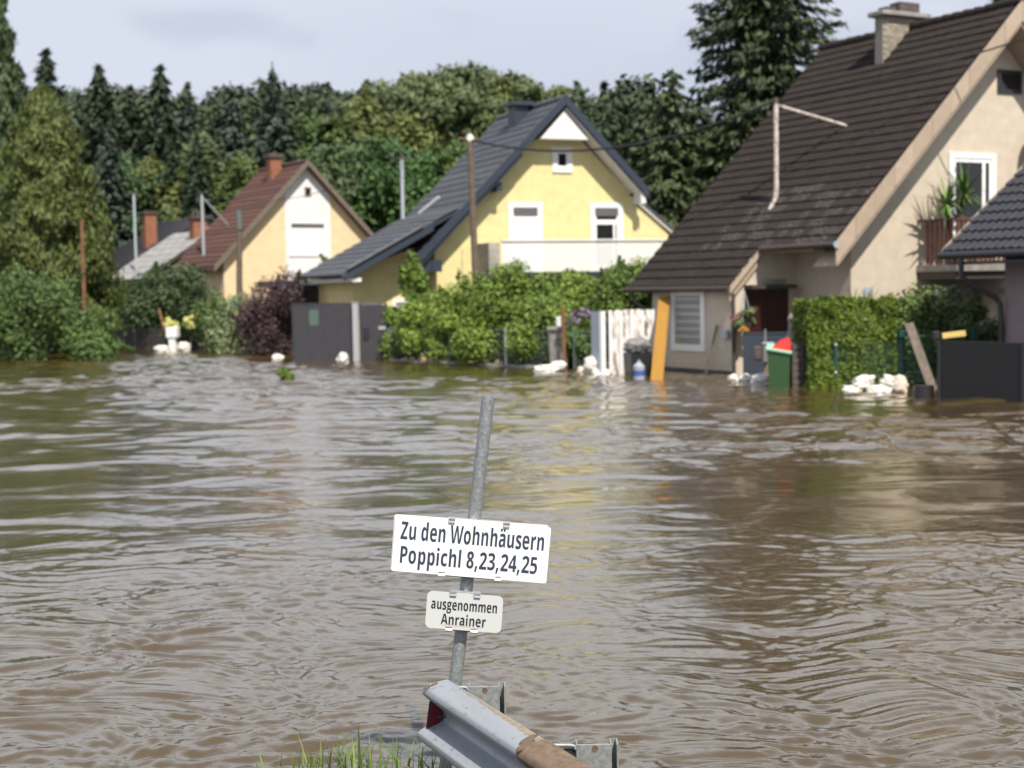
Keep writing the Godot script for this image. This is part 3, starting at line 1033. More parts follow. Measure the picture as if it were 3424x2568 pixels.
# one roof tile: two rolls across, thick lower edge
func tile_mesh(w: float, e: float) -> ArrayMesh:
	var b := MB.new()
	var k := 8
	var lap := e * 1.12
	for i in k:
		var x0 := w * i / k
		var x1 := w * (i + 1) / k
		var h0 := 0.026 * pow(absf(sin(PI * 2.0 * i / k + 0.4)), 1.5)
		var h1 := 0.026 * pow(absf(sin(PI * 2.0 * (i + 1) / k + 0.4)), 1.5)
		b.quad(Vector3(x0, h0 + 0.045, 0), Vector3(x1, h1 + 0.045, 0), Vector3(x1, h1 + 0.004, -lap), Vector3(x0, h0 + 0.004, -lap))
		b.quad(Vector3(x0, 0.0, 0.004), Vector3(x1, 0.0, 0.004), Vector3(x1, h1 + 0.045, 0), Vector3(x0, h0 + 0.045, 0))
	return b.mesh()

func brown_house() -> void:
	var h := thing("beige_house", "beige house with brown tiled roof, brick chimney and yucca balcony", "house", Vector3(3.3, 0, -40), 28.0)
	var q := sqrt(0.5)
	# walls: main body, annex with its own eave
	gable_body(h, 2.16, 11.94, 7.05, 4.25, 9.14, 0.5, 6.75, M.beige_wall)
	pr("annex_wall", [Vector2(0.22, -0.9), Vector2(2.158, -0.9), Vector2(2.158, 4.2), Vector2(0.22, 2.36)], 0.9, 4.64, M.beige_wall, h)
	bx("plinth", Vector3(0.19, -0.9, 0.88), Vector3(0.225, 0.12, 4.66), M.plinth, h)
	bx("plinth", Vector3(2.13, -0.9, 4.66), Vector3(2.165, 0.12, 6.77), M.plinth, h)
	# roof: deck, then tiles one by one
	var rf := node("roof", h)
	var fr := slope_frame(Vector3(0, 2.27, 0), Vector3(0, 0, 1), Vector3(1, 1, 0))
	var e := 0.33
	var wd := 0.30
	slab("roof_deck", fr, 4.74, 0.98 / q, 0.10, M.brown_trim, rf)
	slab("roof_deck", fr.translated_local(Vector3(0, 0, -0.98 / q)), 7.6, 6.07 / q, 0.10, M.brown_trim, rf)
	slab("roof_deck", slope_frame(Vector3(14.1, 2.27, 7.6), Vector3(0, 0, -1), Vector3(-1, 1, 0)), 7.6, 7.05 / q, 0.10, M.brown_tile, rf)
	var tm := tile_mesh(wd - 0.006, e)
	var spots := []
	var r := rn(77)
	var rows := int(7.05 / q / e)
	for i in rows:
		var up := i * e
		var x := 0.0
		var last := 4.74 if up < 0.98 / q - 0.1 else 7.58
		while x < last - 0.1:
			spots.append(Vector2(x, up))
			x += wd
	# the tiles nearest to the street are single parts, the rest one part
	spots.sort_custom(func(a: Vector2, b: Vector2) -> bool: return a.x * 0.9 - a.y * 0.55 > b.x * 0.9 - b.y * 0.55)
	var far := MB.new()
	var far2 := MB.new()
	for k in spots.size():
		var sp: Vector2 = spots[k]
		var o := fr.translated_local(Vector3(sp.x, 0.006 + r.randf() * 0.006, -sp.y - r.randf_range(-0.006, 0.006)))
		o.basis = o.basis * Basis(Vector3(0, 1, 0), r.randf_range(-0.012, 0.012)) * Basis(Vector3(1, 0, 0), r.randf_range(-0.012, 0.006))
		var old: float = r.randf() + (0.42 if sp.y < 3.4 and sp.y > 1.2 else 0.0)
		if k < 300:
			part("tile", tm, M.brown_tile_lichen if old > 1.0 else M.brown_tile_speckled if old > 0.35 else M.brown_tile, rf, o)
		else:
			var dst := far if old > 0.45 else far2
			var src := tm.surface_get_arrays(0)
			var vv: PackedVector3Array = src[Mesh.ARRAY_VERTEX]
			var vn: PackedVector3Array = src[Mesh.ARRAY_NORMAL]
			for j in vv.size():
				dst.v.append(o * vv[j]); dst.n.append(o.basis * vn[j]); dst.c.append(Color.WHITE)
	stuff(part("tiles", far.mesh(), M.brown_tile_speckled, rf))
	stuff(part("tiles", far2.mesh(), M.brown_tile, rf))
	var rm := MB.new()
	rm.tube([Vector3(0, 0, 0), Vector3(0, 0, 0.40)], [0.15, 0.12], 10)
	var rmm := rm.mesh()
	for k in 20:
		part("ridge_tile", rmm, M.brown_tile_speckled, rf, Transform3D(Basis(Vector3(1, 0, 0), r.randf_range(-0.02, 0.05)), Vector3(7.05, 9.34 + r.randf() * 0.015, k * 0.38)))
	# beige fascia panels along the near rake
	for k in 10:
		var a := Vector2(0.93 + k * 0.612, 3.26 + k * 0.612)
		pr("fascia_panel", slant(a + Vector2(0.004, 0.004), a + Vector2(0.608, 0.608), 0.52), 7.6, 7.635 + (k % 2) * 0.004, M.fascia_board if k % 3 else M.fascia_board_pale, rf)
		pr("fascia_panel", slant(Vector2(14.1, 0) - Vector2(a.x, -a.y) + Vector2(-0.608, 0.608), Vector2(14.1, 0) - Vector2(a.x, -a.y) - Vector2(0.004, -0.004), 0.52), 7.6, 7.635 + (k % 2) * 0.004, M.fascia_board, rf)
	pr("soffit", slant(Vector2(1.0, 2.75), Vector2(7.05, 8.8), 0.04), 6.75, 7.6, M.fascia_board_pale, h)
	pr("soffit", slant(Vector2(7.05, 8.8), Vector2(13.1, 2.75), 0.04), 6.75, 7.6, M.fascia_board_pale, h)
	pr("soffit", [Vector2(0.98, 3.1), Vector2(2.16, 3.1), Vector2(2.16, 3.16), Vector2(0.98, 3.16)], 4.66, 6.75, M.fascia_board, h)
	# annex rake board
	pr("rake_board", slant(Vector2(-0.04, 2.28), Vector2(0.96, 3.28), 0.2), 4.74, 4.79, M.fascia_board_pale, h)
	pr("rake_board", slant(Vector2(0.0, 2.02), Vector2(0.96, 2.98), 0.14), 4.6, 4.72, M.fascia_board, h)
	# gutters and downpipe
	tb("gutter", [Vector3(-0.06, 2.22, -0.1), Vector3(-0.06, 2.22, 4.76)], [0.075], M.brown_trim, h)
	tb("gutter", [Vector3(0.90, 3.20, 4.8), Vector3(0.90, 3.22, 7.66)], [0.07], M.brown_trim, h)
	tb("gutter_end", [Vector3(0.90, 3.21, 7.66), Vector3(0.90, 3.21, 7.70)], [0.085], M.mast_grey, h)
	tb("downpipe", [Vector3(-0.06, 2.2, 0.35), Vector3(-0.06, 1.95, 0.35), Vector3(0.12, 1.6, 0.85), Vector3(0.14, 1.3, 0.93), Vector3(0.14, -0.4, 0.93)], [0.055], M.brown_trim, h)
	tb("downpipe", [Vector3(0.1, 2.1, 4.72), Vector3(0.12, -0.4, 4.72)], [0.05], M.brown_trim, h)
	# street window of the annex with glazing bars
	var wn := node("window", h, Transform3D(Basis(Vector3(0, 1, 0), -PI / 2), Vector3(0.22, 0, 0)))
	var W := MB.new()
	var f0 := 1.86
	var f1 := 3.38
	for p in [[f0, f0 + 0.17, 0.58, 2.2], [f1 - 0.17, f1, 0.58, 2.2], [f0 + 0.17, f1 - 0.17, 2.05, 2.2], [f0 + 0.17, f1 - 0.17, 0.58, 0.76]]:
		W.box(Vector3(p[0], p[2], -0.02), Vector3(p[1], p[3], 0.055))
	part("surround", W.mesh(), M.white_paint, wn)
	bx("pane", Vector3(f0 + 0.17, 0.76, -0.015), Vector3(f1 - 0.17, 2.05, 0.012), M.blind_glass, wn)
	for k in 6:
		bx("glazing_bar", Vector3(f0 + 0.17, 0.93 + k * 0.2, 0.012), Vector3(f1 - 0.17, 1.0 + k * 0.2, 0.03), M.glazing_bar, wn)
	for k in 9:
		bx("glazing_bar", Vector3(f0 + 0.27 + k * 0.12, 0.76, 0.013), Vector3(f0 + 0.285 + k * 0.12, 2.05, 0.034), M.glazing_bar, wn)
	bx("sticker", Vector3(f0 + 0.36, 0.80, 0.034), Vector3(f0 + 0.45, 0.92, 0.038), M.yellow_board, wn)
	bx("meter_box", Vector3(0.10, 0.95, 4.2), Vector3(0.20, 1.16, 4.45), M.box_grey, h, 0.01)
	# entrance in the side of the annex
	var dr := node("door", h)
	bx("frame", Vector3(0.52, -0.5, 4.63), Vector3(1.92, 2.22, 4.66), M.brown_trim, dr)
	bx("leaf", Vector3(0.62, -0.5, 4.65), Vector3(1.2, 2.1, 4.68), M.red_door, dr)
	bx("leaf", Vector3(1.24, -0.5, 4.65), Vector3(1.86, 2.1, 4.685), M.red_door, dr)
	bx("lintel", Vector3(0.5, 2.2, 4.66), Vector3(1.93, 2.3, 5.0), M.brown_trim, dr)
	bx("lamp", Vector3(1.1, 2.31, 4.68), Vector3(1.75, 2.45, 4.78), M.grey_render, dr)
	# gable: small attic window, balcony door, number plate, dish
	window(h, 7.1, 7.97, 7.17, 7.77, 6.75, 0.1, M.black_metal, M.dark_glass, 0.0)
	var bd := window(h, 5.39, 7.05, 2.9, 5.59, 6.75, 0.14, M.white_paint, M.dark_glass, 0.1)
	bx("sash", Vector3(6.55, 3.1, 6.77), Vector3(6.66, 5.35, 6.79), M.white_plastic, bd)
	bx("number_plate", Vector3(2.56, 2.04, 6.75), Vector3(2.79, 2.2, 6.765), M.plate_blue, h)
	bx("vent", Vector3(2.85, 3.98, 6.75), Vector3(3.05, 4.15, 6.78), M.fascia_board, h)
	# balcony
	var bal := node("balcony", h)
	bx("slab", Vector3(4.3, 2.55, 6.75), Vector3(7.6, 2.72, 8.15), M.concrete, bal)
	bx("beam", Vector3(4.35, 2.36, 6.75), Vector3(7.6, 2.55, 8.05), M.brown_trim, bal)
	bx("handrail", Vector3(4.32, 3.80, 8.06), Vector3(7.6, 3.86, 8.12), M.rail_red, bal)
	bx("handrail", Vector3(4.32, 3.80, 6.77), Vector3(4.38, 3.86, 8.06), M.rail_red, bal)
	var bm := MB.new()
	bm.box(Vector3(-0.045, 2.74, -0.012), Vector3(0.045, 3.80, 0.012))
	var bmm := bm.mesh()
	for k in 21:
		part("baluster", bmm, M.rail_red, bal, Transform3D(Basis(), Vector3(4.4 + k * 0.152, 0, 8.09)))
	for k in 6:
		part("baluster", bmm, M.rail_red, bal, Transform3D(Basis(Vector3(0, 1, 0), PI / 2), Vector3(4.35, 0, 7.1 + k * 0.16)))
	bx("lower_beam", Vector3(4.2, 1.95, 6.75), Vector3(7.6, 2.1, 7.5), M.grey_render, bal)
	# chimney of pale bricks
	var ch := node("chimney", h)
	bx("stack", Vector3(5.98, 7.4, 3.42), Vector3(7.45, 9.6, 3.72), M.chimney_mortar, ch)
	var bk := MB.new()
	bk.bbox(Vector3(0, 0, 0), Vector3(0.235, 0.072, 0.03), 0.004)
	var bkm := bk.mesh()
	for i in 22:
		var y := 7.9 + i * 0.084
		if y > 9.53:
			break
		for j in 7:
			var x := 5.99 + j * 0.248 - (0.124 if i % 2 else 0.0)
			if x < 5.97 or x + 0.235 > 7.46 or y + 0.05 < 2.30 + x:
				continue
			part("brick", bkm, M.chimney_brick if r.randf() < 0.6 else M.chimney_brick_dull, ch, Transform3D(Basis(), Vector3(x, y, 3.70 + r.randf() * 0.006)))
	bx("cap", Vector3(5.84, 9.6, 3.26), Vector3(7.62, 9.73, 3.9), M.concrete, ch, 0.02)
	bx("flue_block", Vector3(6.1, 9.73, 3.4), Vector3(6.45, 9.86, 3.75), M.brown_stone, ch, 0.02)
	bx("flue_block", Vector3(6.55, 9.73, 3.36), Vector3(7.3, 10.02, 3.78), M.brown_stone, ch, 0.02)
	# rusty service mast with strut
	var ms := node("roof_mast", h)
	tb("pipe", [Vector3(1.98, 4.25, 3.85), Vector3(2.14, 4.62, 3.9), Vector3(2.14, 4.9, 3.91), Vector3(2.14, 7.02, 3.91)], [0.065], M.rusty_white, ms, 10)
	tb("strut", [Vector3(2.14, 6.98, 3.91), Vector3(4.15, 6.47, 4.33)], [0.045], M.rusty_white, ms, 8)
	tb("insulator", [Vector3(2.14, 7.02, 3.91), Vector3(2.14, 7.17, 3.91)], [0.08, 0.06], M.brown_stone, ms)
	# satellite dish on the gable
	var sd := thing("satellite_dish", "grey satellite dish fixed to the sunlit beige gable", "satellite dish", h.transform * Vector3(8.2, 5.75, 6.77), 28.0)
	var db := MB.new()
	db.xf = Transform3D(Basis(Vector3(1, 0, 0), 1.2).scaled(Vector3(0.75, 1, 1)), Vector3(0, 0, 0.35))
	db.lathe([Vector2(0.0, 0.0), Vector2(0.25, 0.03), Vector2(0.45, 0.1), Vector2(0.55, 0.16), Vector2(0.56, 0.15), Vector2(0.45, 0.085), Vector2(0.25, 0.015), Vector2(0.0, -0.02)], 20)
	part("reflector", db.mesh(), M.box_grey, sd)
	tb("arm", [Vector3(0, -0.45, 0.0), Vector3(0, -0.1, 0.36), Vector3(0, 0.1, 0.95)], [0.025], M.mast_grey, sd, 6)
	bx("receiver", Vector3(-0.05, 0.05, 0.9), Vector3(0.05, 0.2, 1.0), M.mast_grey, sd, 0.01)
	# yucca in a pot on the balcony
	yucca(h.transform * Vector3(4.85, 2.725, 7.45), "tall yucca with two leaf heads on the balcony of the beige house", 2.05, 28.0)
	var fp := thing("flower_pot", "small pot of orange flowers at the edge of the balcony", "flower pot", h.transform * Vector3(5.05, 2.725, 7.95), 28.0)
	var pb := MB.new()
	pb.lathe([Vector2(0, 0), Vector2(0.09, 0), Vector2(0.12, 0.2), Vector2(0.1, 0.2), Vector2(0, 0.17)], 12)
	part("pot", pb.mesh(), M.brown_stone, fp)
	part("flowers", crown(64, Vector3(0.2, 0.14, 0.2), 0.28, 8, 160, 0.045, Color(0.75, 0.3, 0.02), Color(0.8, 0.42, 0.04)), M.bloom, fp)

func yucca(at: Vector3, label: String, up: float, turn: float) -> void:
	var y := thing("yucca_plant", label, "potted plant", at, turn)
	var pb := MB.new()
	pb.lathe([Vector2(0, 0), Vector2(0.17, 0), Vector2(0.22, 0.4), Vector2(0.19, 0.4), Vector2(0, 0.36)], 16)
	part("pot", pb.mesh(), M.brown_stone, y)
	tb("stem", [Vector3(0, 0.3, 0), Vector3(-0.1, 0.9, 0.02), Vector3(-0.2, up * 0.72, 0)], [0.06, 0.05, 0.04], M.bark, y)
	tb("stem", [Vector3(0.05, 0.3, 0), Vector3(0.22, 1.0, 0), Vector3(0.38, up * 0.84, 0)], [0.06, 0.05, 0.04], M.bark, y)
	var lm := []
	var r := rn(15)
	for q in 3:
		var b := MB.new()
		b.col = [Color(0.07, 0.13, 0.025), Color(0.11, 0.19, 0.035), Color(0.09, 0.15, 0.05)][q]
		var bend: float = [0.1, 0.28, 0.5][q]
		var prev := []
		for k in 6:
			var t := k / 5.0
			var w := 0.042 * (1.0 - t * t) + 0.002
			var p := Vector3(0, 0.92 * t * (1.0 - bend * t * 0.4), bend * t * t * 0.7)
			if prev:
				b.quad(prev[0], prev[1], p + Vector3(w, 0, 0), p - Vector3(w, 0, 0))
			prev = [p - Vector3(w, 0, 0), p + Vector3(w, 0, 0)]
		lm.append(b.mesh())
	for hd in [[Vector3(-0.2, up * 0.72, 0), 60], [Vector3(0.38, up * 0.84, 0), 64]]:
		for k in hd[1]:
			var tilt := r.randf_range(0.1, 2.1)
			var o := Transform3D(Basis(Vector3(0, 1, 0), r.randf() * TAU) * Basis(Vector3(1, 0, 0), tilt), hd[0] + Vector3(0, r.randf_range(-0.16, 0.1), 0))
			part("leaf", lm[r.randi() % 3], M.leaf, y, o.scaled_local(Vector3.ONE * r.randf_range(0.75, 1.15)))

func garage() -> void:
	var g := thing("garage", "mauve rendered outbuilding with dark wavy tiled roof and black downpipe", "building", Vector3(9.44, 0, -31.0), 28.0)
	bx("wall", Vector3(0.75, -0.9, 1.0), Vector3(6.5, 3.2, 8.0), M.mauve_wall, g)
	var s := Vector3(3.6, 2.76, 0)
	var rf := node("roof", g)
	var fr := slope_frame(Vector3(0, 2.93, 0), Vector3(0, 0, 1), s)
	slab("roof_deck", fr, 8.4, s.length(), 0.14, M.black_metal, rf)
	courses(fr, 8.4, s.length(), 0.34, course_mesh(8.4, 0.34, 0.21, 0.04, 0.045, 8), [M.dark_tile], rf)
	slab("roof_deck", slope_frame(Vector3(7.2, 2.93, 8.4), Vector3(0, 0, -1), Vector3(-3.6, 2.76, 0)), 8.4, s.length(), 0.14, M.dark_tile, rf)
	pr("verge", slant(Vector2(-0.02, 2.99), Vector2(3.6, 5.77), 0.16), -0.06, -0.005, M.fascia_board, g)
	tb("gutter", [Vector3(-0.07, 2.86, -0.06), Vector3(-0.07, 2.86, 8.4)], [0.085], M.black_metal, g)
	bx("eave_soffit", Vector3(0.0, 2.66, 0.1), Vector3(0.76, 2.72, 8.3), M.black_metal, g)
	tb("downpipe", [Vector3(-0.06, 2.8, 0.55), Vector3(-0.06, 2.42, 0.55), Vector3(0.05, 2.28, 0.62), Vector3(0.58, 1.95, 0.9), Vector3(0.66, 1.8, 0.97), Vector3(0.67, 1.5, 0.98), Vector3(0.67, -0.4, 0.98)], [0.062], M.black_metal, g, 10)
	tb("pipe_bracket", [Vector3(0.67, 1.2, 0.98), Vector3(0.67, 1.25, 0.98)], [0.08], M.black_metal, g, 10)

# ------------------------------------------------------------------ trees
func where(x: float) -> String:
	if x < -26.0:
		return "behind the golden thuja"
	if x < -18.5:
		return "above the low grey roofs"
	if x < -12.0:
		return "behind the peach house"
	return "between the peach and yellow houses" if x < -3.0 else "behind the yellow house"

func wood() -> void:
	var dk0 := Color(0.020, 0.036, 0.018)
	var dk1 := Color(0.045, 0.072, 0.032)
	var sp := [spruce(101, 15.0, 3.1, 36, 0.33, dk0, dk1), spruce(102, 16.0, 2.6, 38, 0.33, dk0, dk1, 0.3, 0.08), spruce(103, 14.0, 3.4, 33, 0.34, Color(0.03, 0.05, 0.035), Color(0.06, 0.085, 0.06), 0.45)]
	var spt := trunk_mesh(110, 14.5, 0.22, 0.5, 0)
	var bl := [
		crown(121, Vector3(4.2, 5.2, 4.2), 7.4, 46, 24000, 0.19, Color(0.045, 0.085, 0.018), Color(0.085, 0.15, 0.03), 0.30),
		crown(122, Vector3(4.8, 4.6, 4.8), 7.0, 50, 24000, 0.19, Color(0.035, 0.065, 0.020), Color(0.07, 0.115, 0.035), 0.28),
		crown(123, Vector3(3.6, 4.8, 3.6), 6.6, 40, 21000, 0.18, Color(0.055, 0.08, 0.030), Color(0.11, 0.145, 0.055), 0.30)]
	var dark := crown(125, Vector3(4.6, 4.8, 4.6), 6.9, 46, 23000, 0.20, Color(0.028, 0.048, 0.020), Color(0.06, 0.088, 0.035), 0.28)
	var blt := trunk_mesh(130, 10.0, 0.26, 3.2, 8)
	var pine := crown(124, Vector3(5.4, 4.4, 5.4), 9.6, 60, 26000, 0.20, Color(0.045, 0.068, 0.022), Color(0.095, 0.125, 0.045), 0.24, -0.4)
	var pnt := trunk_mesh(131, 13.0, 0.28, 4.6, 9)
	var r := rn(500)
	# dark spruces: x, distance, height
	for a in [[-33.2, 104, 19.8], [-36.5, 108, 19.0], [-29.4, 104, 18.6], [-28.0, 107, 17.6], [-26.6, 112, 17.0], [-25.0, 104, 18.5], [-23.8, 107, 16.8], [-22.4, 114, 16.8], [-21.2, 108, 15.4], [-19.4, 101, 16.3], [-18.0, 108, 16.2], [-31.5, 112, 18.0], [-34.8, 98, 15.0], [-30.6, 97, 13.6], [-27.0, 97, 13.2], [-23.0, 98, 12.6], [-20.6, 95, 12.4], [-13.6, 110, 16.6]]:
		var k: int = r.randi() % 3
		var sc: float = a[2] / [15.0, 16.0, 14.0][k]
		tree("spruce_tree", "dark pointed spruce in the wood " + where(a[0]), "spruces in the wood", Vector3(a[0], 0.4, -a[1]), r.randf() * 360, sp[k], spt, M.needle, Vector3(sc * 1.12, sc, sc * 1.12))
	tree("silver_spruce", "broad dark spruce standing above the chimney of the peach house", "", Vector3(-15.6, 0.2, -96), 40, sp[2], spt, M.needle, Vector3(1.35, 1.21, 1.35))
	# broadleaved trees
	for a in [[-14.4, 112, 16.0, 0], [-12.2, 114, 15.8, 1], [-10.2, 110, 16.0, 0], [-30.0, 99, 11.6, 2], [-26.4, 100, 12.2, 1], [-23.6, 99, 11.2, 2], [-20.6, 99, 12.8, 2], [-12.8, 92, 11.4, 0], [-10.0, 90, 12.0, 1], [-7.0, 89, 11.8, 0], [-4.2, 90, 11.4, 1], [-1.0, 94, 12.4, 0], [2.5, 96, 13.0, 2], [6.0, 94, 13.2, 1], [9.0, 98, 13.6, 2], [12.5, 98, 13.6, 0], [-31.0, 91, 11.4, 1], [-17.6, 98, 12.0, 1], [-8.4, 104, 15.6, 2]]:
		var k: int = a[3]
		var sc: float = a[2] / [12.4, 11.6, 11.2][k]
		tree("broadleaf_tree", ["fresh green broadleaf tree ", "deep green broadleaf tree ", "slender light green broadleaf tree "][k] + where(a[0]), "broadleaf trees in the wood", Vector3(a[0], 0.2, -a[1]), r.randf() * 360, bl[k], blt, [M.leaf, M.leaf_warm, M.leaf_cool][r.randi() % 3], Vector3(sc, sc, sc))
	for a in [[-7.6, 112, 20.2], [-4.6, 114, 21.2], [-1.4, 113, 20.2], [1.4, 112, 19.2], [4.2, 118, 18.0]]:
		var sc: float = a[2] / 14.6
		tree("pine_tree", "tall rounded dark pine rising above the yellow house", "pines above the yellow house", Vector3(a[0], 0.2, -a[1]), r.randf() * 360, pine, pnt, M.leaf_warm if r.randf() < 0.5 else M.leaf, Vector3(sc * 0.95, sc, sc * 0.95))
	# darker trees standing deeper in the wood
	for k in 12:
		var x := -39.0 + k * 2.4 + r.randf_range(-0.6, 0.6)
		var sc: float = r.randf_range(17.2, 19.0) / 11.6
		tree("oak_tree", "dark round-crowned tree deep in the wood " + where(x), "round-crowned trees deep in the wood", Vector3(x, 0.4, -119.0 + r.randf_range(-2, 2)), r.randf() * 360, dark, blt, M.leaf, Vector3(sc * 0.95, sc, sc * 0.95))
	tree("broadleaf_tree", "dark bushy tree at the right verge of the yellow house", "", Vector3(5.2, 0, -66), 70, dark, blt, M.leaf, Vector3(0.95, 1.0, 0.95))
	# great spruce behind the beige house
	var big := spruce(141, 22.0, 5.0, 66, 0.23, Color(0.022, 0.036, 0.014), Color(0.06, 0.085, 0.03), 0.55, 0.02, 0.45)
	tree("spruce_tree", "huge dark spruce towering behind the brown tiled roof", "", Vector3(10.7, -0.2, -60), 10, big, trunk_mesh(142, 21.0, 0.35, 0.5, 0), M.needle)
	var weep := spruce(143, 11.4, 4.0, 36, 0.19, Color(0.030, 0.048, 0.016), Color(0.075, 0.10, 0.032), 0.8, 0.05, 0.55)
	tree("weeping_conifer", "drooping dark conifer between the yellow house and the brown roof", "", Vector3(6.7, -0.2, -58.5), 200, weep, trunk_mesh(144, 10.8, 0.3, 0.5, 0), M.needle)
	tree("weeping_conifer", "lower drooping conifer tucked behind the brown roof edge", "", Vector3(9.4, -0.2, -57.5), 20, weep, trunk_mesh(144, 10.8, 0.3, 0.5, 0), M.needle, Vector3(0.9, 0.9, 0.9))
	tree("slim_conifer", "slim dark conifer right behind the ridge of the yellow house", "", Vector3(4.6, 0, -68), 100, sp[0], spt, M.needle, Vector3(0.75, 0.80, 0.75))
	tree("spruce_tree", "spruce top peeping over the ridge of the beige house", "", Vector3(20.6, 0, -60), 100, sp[1], spt, M.needle, Vector3(1.0, 0.95, 1.0))
	# golden thuja and poplar on the left bank
	var th := column(151, 11.3, func(t: float) -> float: return 2.8 * pow(maxf(1.0 - t, 0.0), 0.5) * minf(1.0, 0.6 + t * 2.0), 42000, 0.15, Color(0.042, 0.062, 0.014), Color(0.105, 0.130, 0.022))
	tree("golden_thuja", "tall yellow-green cone of thuja behind the leafy bush", "", Vector3(-19.2, -0.3, -59.5), 0, th, trunk_mesh(152, 9.0, 0.2, 0.4, 0), M.leaf)
	var pop := column(153, 24.0, func(t: float) -> float: return 2.6 * minf(1.0, 0.5 + t * 1.6) * pow(maxf(1.0 - t, 0.0), 0.42), 22000, 0.26, Color(0.035, 0.06, 0.02), Color(0.07, 0.11, 0.035))
	tree("poplar_tree", "tall slender poplar reaching above the thuja", "", Vector3(-33.0, 0, -92), 0, pop, trunk_mesh(154, 22.0, 0.3, 0.6, 0), M.leaf)

func bush(called: String, label: String, at: Vector3, s: Vector3, leaves: int, size: float, a: Color, b: Color, seed_: int, group := "", lobes := 16) -> void:
	var t := thing(called, label, "bush", at, 0.0, group)
	tb("stem", [Vector3(0, -0.9, 0), Vector3(0.05, s.y * 1.1, 0)], [0.06, 0.03], M.bark, t, 6)
	tb("stem", [Vector3(0.1, -0.9, 0.1), Vector3(s.x * 0.4, s.y * 1.0, 0.1)], [0.05, 0.02], M.bark, t, 6)
	part("foliage", crown(seed_, s, s.y * 0.82, lobes, leaves, size, a, b, 0.42, -0.9), M.leaf, t)

